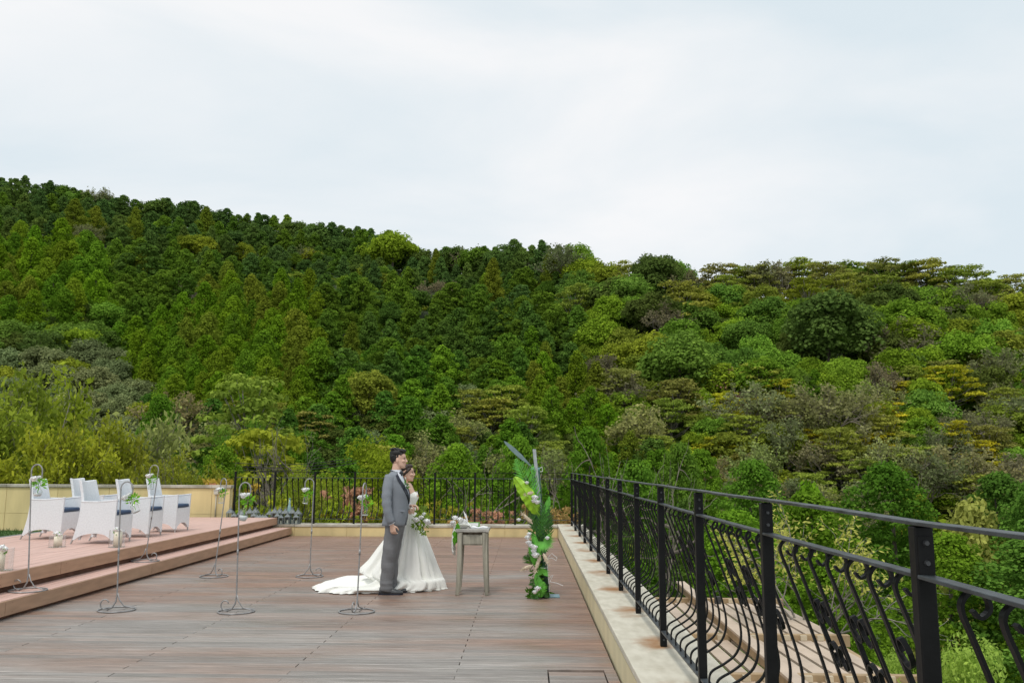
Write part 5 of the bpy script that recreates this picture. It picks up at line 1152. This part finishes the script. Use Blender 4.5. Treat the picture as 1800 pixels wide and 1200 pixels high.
def solve(px, py, wpx, sp, hlo, hhi, ymin=52):
    crown, trunk, H, W = PROTO[sp][0]
    for Y in np.arange(ymin, 345, 1.5):
        d = ray(px, py); s_ = Y / d[1]; X = d[0] * s_; z = EYE + d[2] * s_
        h = min(max(wpx * Y / FPX * H / W, hlo), hhi)
        if G(X, Y) + h >= z: return X, Y, h
    return None
FAR = []          # what lies past the limit of single trees
COUNT = {}
def plant(sp, X, Y, h, col, label, cat, group, name, parts=True, wid=1.0, z=None, base=None):
    v = rnd.randrange(len(PROTO[sp])); crown, trunk, H, W = PROTO[sp][v]; s_ = h / H
    z0 = float(G(X, Y)) - .2 if z is None else z; rz = rnd.uniform(0, 6.28)
    t = thing(name, label, cat, (X, Y, z0), rz, group); k_ = rnd.uniform(.88, 1.16) if cat == 'tree' else 1; t.scale = (s_ * wid * k_, s_ * wid * k_, s_)
    if cat == 'tree': t.rotation_euler = (rnd.uniform(-.05, .05), rnd.uniform(-.05, .05), rz)
    if trunk is not None: obj('trunk' if sp not in ('dead', 'shrub') else ('branches' if sp == 'dead' else 'stem'), trunk, t)
    if crown is not None:
        c = obj('crown' if sp != 'shrub' else 'foliage', crown, t); c.color = vary(col) if len(col) == 3 else col
    return t
# named trees that stand out: px, py of the top, width in px, kind, palette, label
NAMED = [
 (690, 400, 95, 'broadleaf', 'broad', 'bright green round tree breaking the skyline on the conifer ridge'), (1153, 437, 108, 'broadleaf', 'broaddark', 'very dark domed evergreen standing on the skyline'),
 (1012, 418, 84, 'broadleaf', 'broad', 'green domed tree on the skyline where the conifers end'), (1088, 444, 40, 'broadleaf', 'oliv', 'little light green tree on the skyline left of the dark dome'),
 (549, 434, 50, 'broadleaf', 'ygreen', 'small yellow green tree glowing alone among the dark ridge conifers'), (650, 460, 42, 'broadleaf', 'ygreen', 'pale yellow green tree below the domed ridge tree'), (1452, 508, 165, 'broadleaf', 'broaddark', 'broad dark olive tree high on the right hillside'),
 (1600, 556, 112, 'broadleaf', 'broad', 'large round bright green tree in the middle of the right hillside'), (1482, 556, 105, 'broadleaf', 'broad', 'bright lobed green tree below the broad dark olive tree'), (1120, 520, 80, 'broadleaf', 'broad', 'bright green tree below the dark domed evergreen'),
 (1190, 582, 150, 'broadleaf', 'broad', 'wide bright green spreading tree at the edge of the conifers'), (1097, 612, 62, 'broadleaf', 'cyplight', 'bluish green round tree touching the conifer edge'), (1290, 548, 90, 'broadleaf', 'broad', 'green tree above the purple brown bush'),
 (1485, 640, 96, 'broadleaf', 'broad', 'light green dome beside the pointed lone cedar'), (1430, 655, 46, 'cedar', 'ced', 'pointed lone cedar among the autumn trees on the right hill'), (1290, 682, 62, 'broadleaf', 'purple', 'dark purple brown bushy tree on the right hillside'),
 (1268, 642, 60, 'bare', 'pink', 'pinkish thin tree above the purple brown bush'), (1360, 734, 112, 'broadleaf', 'oliv', 'round olive green tree in the valley at right'), (1492, 735, 76, 'broadleaf', 'oliv', 'narrow light olive tree next to the round olive one'),
 (1640, 718, 62, 'broadleaf', 'cyplight', 'dark green round tree among the yellow trees'), (1778, 702, 125, 'broadleaf', 'oliv', 'big olive green tree at the right picture edge'), (1640, 795, 62, 'layered', 'yel', 'vivid yellow spreading tree in the valley at right'),
 (1485, 800, 56, 'layered', 'yel', 'small yellow tree between the olive tree and the dark conifers'), (1570, 672, 74, 'layered', 'yel', 'yellow flat topped tree beside the light green dome'), (1665, 640, 100, 'layered', 'yel', 'yellow green tiered tree below the big round green tree'), (1505, 690, 70, 'bare', 'ygreen', 'pale yellow sparse tree beneath the light green dome'),
 (1190, 668, 118, 'layered', 'lay', 'tan tiered flat topped tree below the wide spreading tree'), (1180, 700, 120, 'layered', 'lay', 'broad tan tiered tree right of the cedar point'), (1025, 605, 46, 'cedar', 'cedbrown', 'slim brownish cedar at the edge of the conifer slope'), (935, 572, 48, 'cedar', 'ced', 'yellow green cedar in the gully of the conifer slope'),
 (1010, 705, 95, 'broadleaf', 'grey', 'grey green domed tree low in the middle'), (650, 656, 125, 'broadleaf', 'oliv', 'tall olive green tree above and left of the couple'), (565, 642, 50, 'broadleaf', 'ygreen', 'yellowing slim tree left of the tall olive tree'), (800, 672, 70, 'broadleaf', 'broaddark', 'dark bushy tree above the couple, right of the olive tree'),
 (120, 560, 90, 'broadleaf', 'broad', 'light green lobed tree at left below the pines'), (40, 530, 90, 'broadleaf', 'broad', 'light green lobed tree touching the left picture edge'), (110, 380, 66, 'cedar', 'ced', 'tallest olive cedar in the upper left clump'), (545, 470, 60, 'cedar', 'ced', 'pointed yellow green cedar at the right end of the middle cedar stand'),
 (330, 560, 72, 'cedar', 'cedbrown', 'brownish cedar in the middle of the cedar stand'), (340, 405, 60, 'broadleaf', 'oliv', 'pale olive tree high on the left slope')]
used_px = []
for px, py, wp, sp, pal, lab in NAMED:
    r = solve(px, py, wp, sp, 3, 24)
    if r is None: r = (ray(px, py)[0] / ray(px, py)[1] * 200, 200, 11)
    H, W = PROTO[sp][0][2:]; wid = min(1.5, max(.7, (wp * r[1] / FPX) / (r[2] / H * W)))
    plant(sp, r[0], r[1], r[2], rnd.choice(PAL[pal]), lab, 'tree', None, {'broadleaf': 'broadleaf_tree', 'cedar': 'cedar_tree', 'bare': 'bare_tree', 'layered': 'tiered_tree'}[sp], wid=wid); used_px.append((px, py + wp * .3, wp * .24))
def seam(y): return float(np.interp(y, [400, 430, 520, 620, 680, 760, 830], [985, 990, 1012, 1052, 1085, 1150, 1230]))
def inside(px, py, poly):
    c = False; j = len(poly) - 1
    for i in range(len(poly)):
        (xi, yi), (xj, yj) = poly[i], poly[j]
        if (yi > py) != (yj > py) and px < (xj - xi) * (py - yi) / (yj - yi) + xi: c = not c
        j = i
    return c
CED = [[(-60, 385), (150, 385), (185, 440), (190, 520), (60, 525), (-60, 520)], [(185, 540), (300, 520), (400, 455), (560, 470), (575, 560), (560, 660), (500, 700), (330, 690), (230, 640)], [(900, 575), (1010, 600), (1090, 690), (1150, 760), (1050, 770), (960, 700)]]
def region(px, py):
    """kind, palette, width in px, vertical step, label group index"""
    R = rnd.random()
    if px < seam(py):
        if any(inside(px, py, c) for c in CED): return ('cedar', 'ced' if R < .8 else 'cedbrown', rnd.uniform(54, 76), 0)
        if px < 260 and py > 590 - .0 * px and py > 560: return ('broadleaf', 'grey' if R < .7 else 'oliv', rnd.uniform(70, 105), 6)
        if px < 190 and py > 515: return ('broadleaf', 'broad' if R < .7 else 'broaddark', rnd.uniform(70, 100), 6)
        if py > 690 - (20 if px > 700 else 0) and px < 1080:
            if R < .30: return ('broadleaf', 'broaddark' if R < .15 else 'grey', rnd.uniform(70, 100), 6)
            if R < .45: return ('layered', 'lay', rnd.uniform(90, 120), 5)
            if R < .56: return ('bare', 'tan', rnd.uniform(70, 95), 4)
            return ('cypress', 'cyplight', rnd.uniform(60, 85), 1)
        yt = np.interp(px, [0, 400, 700, 985], [310, 368, 410, 425]); dep = py - yt
        if R < .035: return ('broadleaf', 'oliv' if R < .018 else 'broad', rnd.uniform(36, 60), 6)
        if R < .06: return ('bare', 'mauve', rnd.uniform(36, 50), 4)
        if R < .075: return ('cedar', 'cedbrown', rnd.uniform(40, 56), 0)
        if dep < 75: return ('cypress' if rnd.random() < .68 else 'broadleaf', 'cypdark' if rnd.random() < .7 else 'cyp', rnd.uniform(26, 41), 2)
        return ('cypress' if rnd.random() < .78 else 'broadleaf', 'cyp' if dep < 190 or R < .4 else 'cyplight', rnd.uniform(42, 62) + min(dep, 300) * .05, 1)
    yt = np.interp(px, [985, 1060, 1200, 1600, 1800], [425, 450, 455, 456, 478]); dep = py - yt
    if dep < 34 and px > 1205: return (('layered', 'lay' if R < .6 else 'oliv', rnd.uniform(70, 110), 5) if R < .62 else ('bare', 'mauve', rnd.uniform(60, 90), 4) if R < .85 else ('broadleaf', 'broad', rnd.uniform(55, 80), 3))
    if dep < 200:
        if R < .62: return ('broadleaf', 'broad' if R < .5 else 'oliv', rnd.uniform(72, 118), 3)
        if R < .75: return ('broadleaf', 'broaddark', rnd.uniform(70, 110), 3)
        if R < .88: return ('layered', 'lay', rnd.uniform(80, 120), 5)
        return ('bare', 'mauve', rnd.uniform(60, 90), 4)
    if R < .36: return ('broadleaf', 'oliv' if R < .16 else 'broad', rnd.uniform(70, 115), 3)
    if R < .42: return ('broadleaf', 'broaddark', rnd.uniform(60, 90), 3)
    if R < .58: return ('layered', 'lay', rnd.uniform(80, 115), 5)
    if R < .68: return ('layered', 'yel', rnd.uniform(55, 95), 5)
    return ('bare', 'tan' if R < .8 else 'mauve' if R < .9 else 'grey', rnd.uniform(70, 105), 4)
INFO = [('cedar_tree', 'olive tufted cedar standing in the cedar stands on the left slope', 'cedars in stands on the left slope'), ('evergreen_tree', 'mid green evergreen packed into the lower part of the left hillside', 'evergreens covering the left hillside'),
        ('evergreen_tree', 'dark bluish green evergreen packed along the top of the left ridge', 'dark evergreens along the left ridge'), ('broadleaf_tree', 'round crowned evergreen among the mixed trees of the right hillside', 'round evergreens on the right hillside'),
        ('bare_tree', 'thin nearly bare tree with brownish twigs among the hillside woods', 'nearly bare trees in the hillside woods'), ('tiered_tree', 'flat layered yellowing tree among the hillside woods', 'layered yellowing trees in the hillside woods'),
        ('broadleaf_tree', 'scattered broad crowned tree among the left slope conifers', 'broad crowned trees among the left conifers')]
cand = []
def step(px, py, ridge=False):
    sp, pal, wp, gi = region(px, py)
    if not ridge and any((px - a) ** 2 + (py - b_) ** 2 < r_ * r_ for a, b_, r_ in used_px): return wp
    r = solve(px, py, wp, sp, 4, 20)
    if r is None:
        Y = float(np.interp(px, [0, 900, 1100, 1800], [330, 215, 176, 166])); d = ray(px, py); X = d[0] / d[1] * Y; zt = EYE + d[2] / d[1] * Y; h = zt - float(G(X, Y)); r = (X, Y, min(max(h, 7), 14))
    cand.append((wp, sp, pal, gi, *r)); return wp
px = -150.0
SKX, SKY_ = zip(*SKY)
while px < 1960:          # the ridge line itself
    wp = step(px, float(np.interp(px, SKX, SKY_)) + rnd.choice((-3, 0, 2, 4, 7, 11)) + rnd.uniform(-2, 2), True); px += wp * rnd.uniform(.3, .62)
py = 340.0
while py < 900:
    px = -170 + rnd.uniform(0, 40); ws = []
    while px < 1980:
        sky = float(np.interp(px, SKX, SKY_)); jy = rnd.uniform(-9, 9)
        low = py > np.interp(px, [0, 300, 420, 560, 760, 1000, 1100, 1230, 1800], [690, 750, 800, 815, 790, 815, 830, 850, 850])
        if py + jy < sky + 12 or low: px += 40; continue
        wp = step(px, py + jy); ws.append(wp); px += wp * rnd.uniform(.56, .76)
    py += 15 if py < 480 else 22
cand.sort(key=lambda c: -c[0]); LBL = []
pc_ = {}
for wp, sp, pal, gi, X, Y, h in cand:
    kind = INFO[gi][0]; col = rnd.choice(PAL[pal])
    pc_[kind] = pc_.get(kind, 0) + 1
    if pc_[kind] <= 255:
        nm, lab, grp = INFO[gi]; t = plant(sp, X, Y, h, col, lab, 'tree', grp, nm); LBL.append((t, gi, *pr(X, Y, float(G(X, Y)) + h * .9)))
    else: FAR.append((sp, X, Y, h, vary(col)))
print('trees', len(cand), pc_, 'far', len(FAR))
LAND = [(690, 420, 'bright round tree on the conifer ridge'), (1153, 455, 'dark dome on the skyline'), (549, 440, 'small yellow green ridge tree'), (1452, 530, 'broad dark olive tree'), (1600, 580, 'large bright tree at right'), (1190, 610, 'wide bright spreading tree'),
        (1430, 680, 'pointed lone cedar'), (1290, 695, 'purple brown bush'), (1360, 760, 'round olive valley tree'), (1640, 740, 'dark round tree among yellow ones'), (1778, 740, 'big olive tree at the edge'), (650, 690, 'tall olive tree above the couple'), (110, 400, 'tallest upper left cedar'), (545, 490, 'pointed cedar ending the stand'),
        (330, 590, 'brownish cedar in the stand'), (1025, 630, 'slim brownish cedar'), (935, 600, 'gully cedar'), (120, 580, 'light lobed tree at left'), (340, 415, 'pale olive tree up left'), (1190, 690, 'tan tiered tree'), (440, 680, 'broad tan tiered tree'), (800, 700, 'dark bushy tree above the couple'), (0, 320, 'left end of the skyline'), (850, 430, 'middle of the conifer skyline'), (1700, 470, 'right end of the skyline'), (1400, 458, 'middle of the right skyline')]
SHORT = ['olive tufted cedar', 'mid green evergreen', 'dark ridge evergreen', 'round crowned evergreen', 'thin brownish twiggy tree', 'flat layered yellowing tree', 'broad crowned tree']
ORD = 'first second third fourth fifth sixth seventh eighth ninth tenth eleventh twelfth thirteenth fourteenth fifteenth sixteenth seventeenth eighteenth nineteenth twentieth twenty-first twenty-second twenty-third twenty-fourth twenty-fifth twenty-sixth twenty-seventh twenty-eighth twenty-ninth thirtieth'.split()
cells = {}
for t, gi, px, py in LBL:
    k = min(range(len(LAND)), key=lambda i: (LAND[i][0] - px) ** 2 + 1.6 * (LAND[i][1] - py) ** 2); dx, dy = px - LAND[k][0], (py - LAND[k][1]) * 1.4
    dr = ('right of' if dx > 0 else 'left of') if abs(dx) > abs(dy) else ('below' if dy > 0 else 'above'); cells.setdefault((gi, k, dr), []).append((dx * dx + dy * dy, t))
for (gi, k, dr), m in cells.items():
    m.sort(key=lambda q_: q_[0])
    for i, (_, t) in enumerate(m):
        if i < len(ORD): t['label'] = '%s, %s one %s the %s' % (SHORT[gi], ORD[i], dr, LAND[k][2])
# low growth that closes the gaps between the trees
UND = []
for _ in range(1500):
    a_ = rnd.uniform(-.72, .72); Y = 46 + 190 * rnd.random() ** .8; X = a_ * Y; UND.append((X, Y, rnd.uniform(2.2, 4.2), vary(rnd.choice(PAL['broad' if a_ > .1 and rnd.random() < .6 else 'oliv' if rnd.random() < .25 else 'cyp']))))
Vs, Ts, Cs = [], [], []
for X, Y, h, c in UND:
    crown, trunk, H, W = PROTO['broadleaf'][rnd.randrange(6)]; nq = len(crown.polygons); v = np.empty(nq * 12, np.float32); crown.vertices.foreach_get('co', v); v = v.reshape(nq, 4, 3)
    t = np.empty(nq, np.float32); crown.attributes['tint'].data.foreach_get('value', t); sel = rng.random(nq) < .045; v, t = v[sel], t[sel]
    cen = v.mean(1, keepdims=True); v = cen + (v - cen) * 3.0; sx = h / H * 1.6; v = v * np.array([sx, sx, h / H]) + np.array([X, Y, float(G(X, Y)) - .5 * h])
    Vs.append(v); Ts.append(t); Cs.append(np.tile(np.array(c, np.float32), (len(v), 1)))
tag(obj('undergrowth', qmesh('undergrowth', np.concatenate(Vs), [MAT['leaf_far']], np.concatenate(Ts), np.concatenate(Cs))), kind='stuff')
if FAR:
    Vs, Ts, Cs = [], [], []
    for sp, X, Y, h, c in FAR:
        crown, trunk, H, W = PROTO[sp][rnd.randrange(len(PROTO[sp]))]; nq = len(crown.polygons); v = np.empty(nq * 12, np.float32); crown.vertices.foreach_get('co', v); v = v.reshape(nq, 4, 3)
        t = np.empty(nq, np.float32); crown.attributes['tint'].data.foreach_get('value', t); sel = rng.random(nq) < .42; v, t = v[sel], t[sel]
        cen = v.mean(1, keepdims=True); v = cen + (v - cen) * 1.5
        a = rnd.uniform(0, 6.28); R_ = np.array([[math.cos(a), -math.sin(a), 0], [math.sin(a), math.cos(a), 0], [0, 0, 1]]); v = v @ R_.T * (h / H) + np.array([X, Y, float(G(X, Y)) - .2])
        Vs.append(v); Ts.append(t); Cs.append(np.tile(np.array(c, np.float32), (len(v), 1)))
    tag(obj('distant_forest', qmesh('distant_forest', np.concatenate(Vs), [MAT['leaf_far']], np.concatenate(Ts), np.concatenate(Cs))), kind='stuff')

# close trees and shrubs beyond the terrace: px, py of top, distance, kind, palette, width px, label
def near(px, py, Y, sp, pal, wpx, label, name, cat='tree', group=None, ground=None):
    a = yp(px, py, Y); g0 = float(G(a[0], Y)) if ground is None else ground; H, W = PROTO[sp][0][2:]; h = a[2] - g0
    wid = max(.62 if cat == 'tree' else .3, (wpx * Y / FPX) / (h / H * W))
    return plant(sp, a[0], Y, h, rnd.choice(PAL[pal]), label, cat, group, name, wid=wid, z=g0)
for px, py, Y, sp, pal, wpx, lab, nm in (
    (25, 632, 33, 'autumn', 'autg', 300, 'yellow green autumn tree at the left picture edge above the yellow wall', 'autumn_tree'), (-75, 655, 29, 'autumn', 'autg', 300, 'yellow green tree cut by the left picture edge', 'autumn_tree'),
    (95, 735, 26, 'autumn', 'autg', 250, 'leafy olive tree behind the leftmost crook stand', 'autumn_tree'), (235, 748, 27, 'autumn', 'aut', 230, 'orange brown autumn tree behind the white chairs', 'autumn_tree'), (160, 700, 36, 'autumn', 'tan', 210, 'tan thinning tree between the yellow green tree and the dark conifers', 'autumn_tree'),
    (345, 792, 25, 'autumn', 'aut', 150, 'brownish low tree above the end of the yellow wall', 'autumn_tree'),
    (300, 690, 48, 'near_cypress', 'cyplight', 170, 'bright green conifer behind the orange brown tree', 'cypress_tree'), (385, 778, 38, 'near_cypress', 'cyplight', 150, 'green bushy conifer left of the bare tree', 'cypress_tree'), (425, 728, 56, 'near_broadleaf', 'cyplight', 150, 'dark green flat tree left of the bare tree', 'broadleaf_tree'),
    (462, 748, 54, 'layered', 'ygreen', 60, 'small light yellow green tree beside the bare tree', 'tiered_tree'), (440, 655, 75, 'layered', 'lay', 170, 'broad tan tiered tree under the cedar stand', 'tiered_tree'),
    (515, 732, 46, 'leafless', 'tan', 120, 'leafless grey tree standing left of the couple', 'bare_tree'),
    (655, 748, 40, 'near_broadleaf', 'blaze', 240, 'wide yellow green tree right behind the couple', 'broadleaf_tree'), (560, 792, 34, 'near_broadleaf', 'oliv', 150, 'lower olive tree left of the wide yellow green one', 'broadleaf_tree'), (790, 775, 38, 'near_cypress', 'cyplight', 230, 'green conifer right of the couple', 'cypress_tree'),
    (900, 760, 42, 'near_cypress', 'cyplight', 240, 'green conifer behind the flower pillar', 'cypress_tree'), (1010, 745, 46, 'near_cypress', 'cyplight', 220, 'green conifer behind the far corner of the railing', 'cypress_tree'), (1170, 770, 48, 'near_cypress', 'cyp', 190, 'green conifer beyond the middle of the side railing', 'cypress_tree'), (1100, 800, 40, 'near_cypress', 'cyplight', 190, 'low green conifer behind the dry branches', 'cypress_tree'),
    (1300, 800, 50, 'near_cypress', 'cyplight', 230, 'olive tinted conifer above the yellow maple', 'cypress_tree'), (1225, 785, 56, 'near_cypress', 'cyplight', 190, 'dark conifer right of the dry branches', 'cypress_tree'), (1415, 842, 44, 'cedar', 'ced', 70, 'small olive cedar among the dark conifers at right', 'cedar_tree'), (1560, 806, 46, 'near_cypress', 'cyplight', 320, 'large dense green conifer at right above the railing', 'cypress_tree'),
    (1740, 820, 42, 'near_cypress', 'cyplight', 330, 'large dense green conifer near the right picture edge', 'cypress_tree'), (1706, 874, 36, 'cedar', 'maple', 84, 'small golden cedar in front of the right conifers', 'cedar_tree'), (1850, 835, 34, 'near_cypress', 'cyplight', 300, 'dark conifer cut by the right picture edge', 'cypress_tree'),
    (1440, 858, 36, 'near_cypress', 'cyplight', 320, 'deep green conifer behind the yellow maple', 'cypress_tree'), (1650, 930, 25, 'near_cypress', 'cyplight', 330, 'green conifer filling the view under the handrail', 'cypress_tree'), (1310, 890, 28, 'near_cypress', 'cyplight', 280, 'dark conifer behind the balusters', 'cypress_tree'), (1180, 865, 30, 'near_cypress', 'cyp', 210, 'shaded conifer behind the far balusters', 'cypress_tree'),
    (1790, 940, 24, 'near_cypress', 'cyplight', 380, 'shaded conifer low at the right picture edge', 'cypress_tree'), (1450, 985, 20, 'near_cypress', 'cyplight', 300, 'low green conifer just past the pergola', 'cypress_tree')):
    near(px, py, Y, sp, pal, wpx, lab, nm)
t = near(1700, 1085, 9, 'near_broadleaf', 'pale', 330, 'bright yellow green bush below the railing at lower right', 'bush', 'bush', ground=-3.6)
near(1570, 1120, 11.5, 'near_broadleaf', 'pale', 150, 'yellow green bush beside the pergola edge', 'bush', 'bush', ground=-3.6)
near(1400, 868, 13, 'maple', 'maple', 350, 'yellow leaved maple behind the side railing', 'maple_tree', 'tree', ground=-1.2)
for px, py, Y, wpx, lab in ((850, 778, 23, 190, 'dry leafless branches behind the signing table'), (1075, 752, 24, 170, 'dry leafless branches rising behind the railing corner'), (985, 800, 23, 150, 'dry leafless branches behind the flower pillar'), (1165, 770, 23, 120, 'dry leafless branches leaning over the side railing'), (285, 790, 23.5, 130, 'pale dry boughs behind the yellow wall')):
    near(px, py, Y, 'dead', 'tan', wpx, lab, 'dead_shrub', 'shrub', ground=-1.6)
SHR = [('red', 'reddish leaved shrub'), ('aut', 'golden leaved shrub'), ('autg', 'green and yellow shrub'), ('oliv', 'olive green shrub')]
spots = ['behind the lanterns', 'behind the platform corner', 'left of the far railing post', 'behind the leaning bottle', 'left of the couple', 'right behind the groom', 'behind the bouquet', 'behind the signing table', 'left of the flower pillar', 'behind the flower pillar', 'in the far right corner', 'behind the wall end', 'behind the teal bottle', 'past the middle bay', 'between table and pillar', 'at the corner post']
xs_ = [410, 450, 490, 535, 575, 620, 660, 735, 775, 815, 860, 905, 950, 985, 395, 690, 600, 640]; pals = [2, 3, 2, 3, 2, 0, 3, 2, 1, 0, 0, 3, 0, 0, 1, 1, 1, 0]
tops = [880, 868, 862, 850, 846, 836, 862, 880, 866, 892, 880, 894, 870, 874, 820, 880, 885, 858]
for i, px in enumerate(xs_):
    rk = sorted(x for x, p_ in zip(xs_, pals) if p_ == pals[i]).index(px)
    near(px, tops[i], 21.0 + .5 * (i % 3), 'shrub', SHR[pals[i]][0], rnd.uniform(70, 95), SHR[pals[i]][1] + ' just past the far railing, %s from the left' % 'first second third fourth fifth sixth seventh'.split()[rk], 'shrub', 'shrub', SHR[pals[i]][1] + 's past the far railing', ground=-.9)
for i, px in enumerate((270, 320, 365, 215, 150)):
    near(px, (842, 838, 832, 846, 842)[i], 21.2, 'shrub', 'red' if i in (1, 2) else 'aut', 90, 'orange tinged shrub above the yellow wall, %s from the left' % ('third', 'fourth', 'fifth', 'second', 'first')[i], 'shrub', 'shrub', 'shrubs above the yellow wall', ground=-.6)
# overhead lines
cb = MB()
for py0, py1 in ((818, 806), (824, 811), (812, 802)): 
    a, c = yp(395, py0, 40), yp(640, py1, 44); pts = [a + (c - a) * t + np.array((0, 0, -.25 * math.sin(math.pi * t))) for t in np.linspace(0, 1, 9)]; cb.tube(pts, .016, 4)
tag(cb.build('cable', MAT['cable']), 'thin overhead wires strung in front of the dark wood', 'cable')
# unused sun helper ends here
for o in sc.objects:
    if o.type == 'MESH' and o.parent is None and 'kind' not in o and 'category' not in o: print('untagged', o.name)
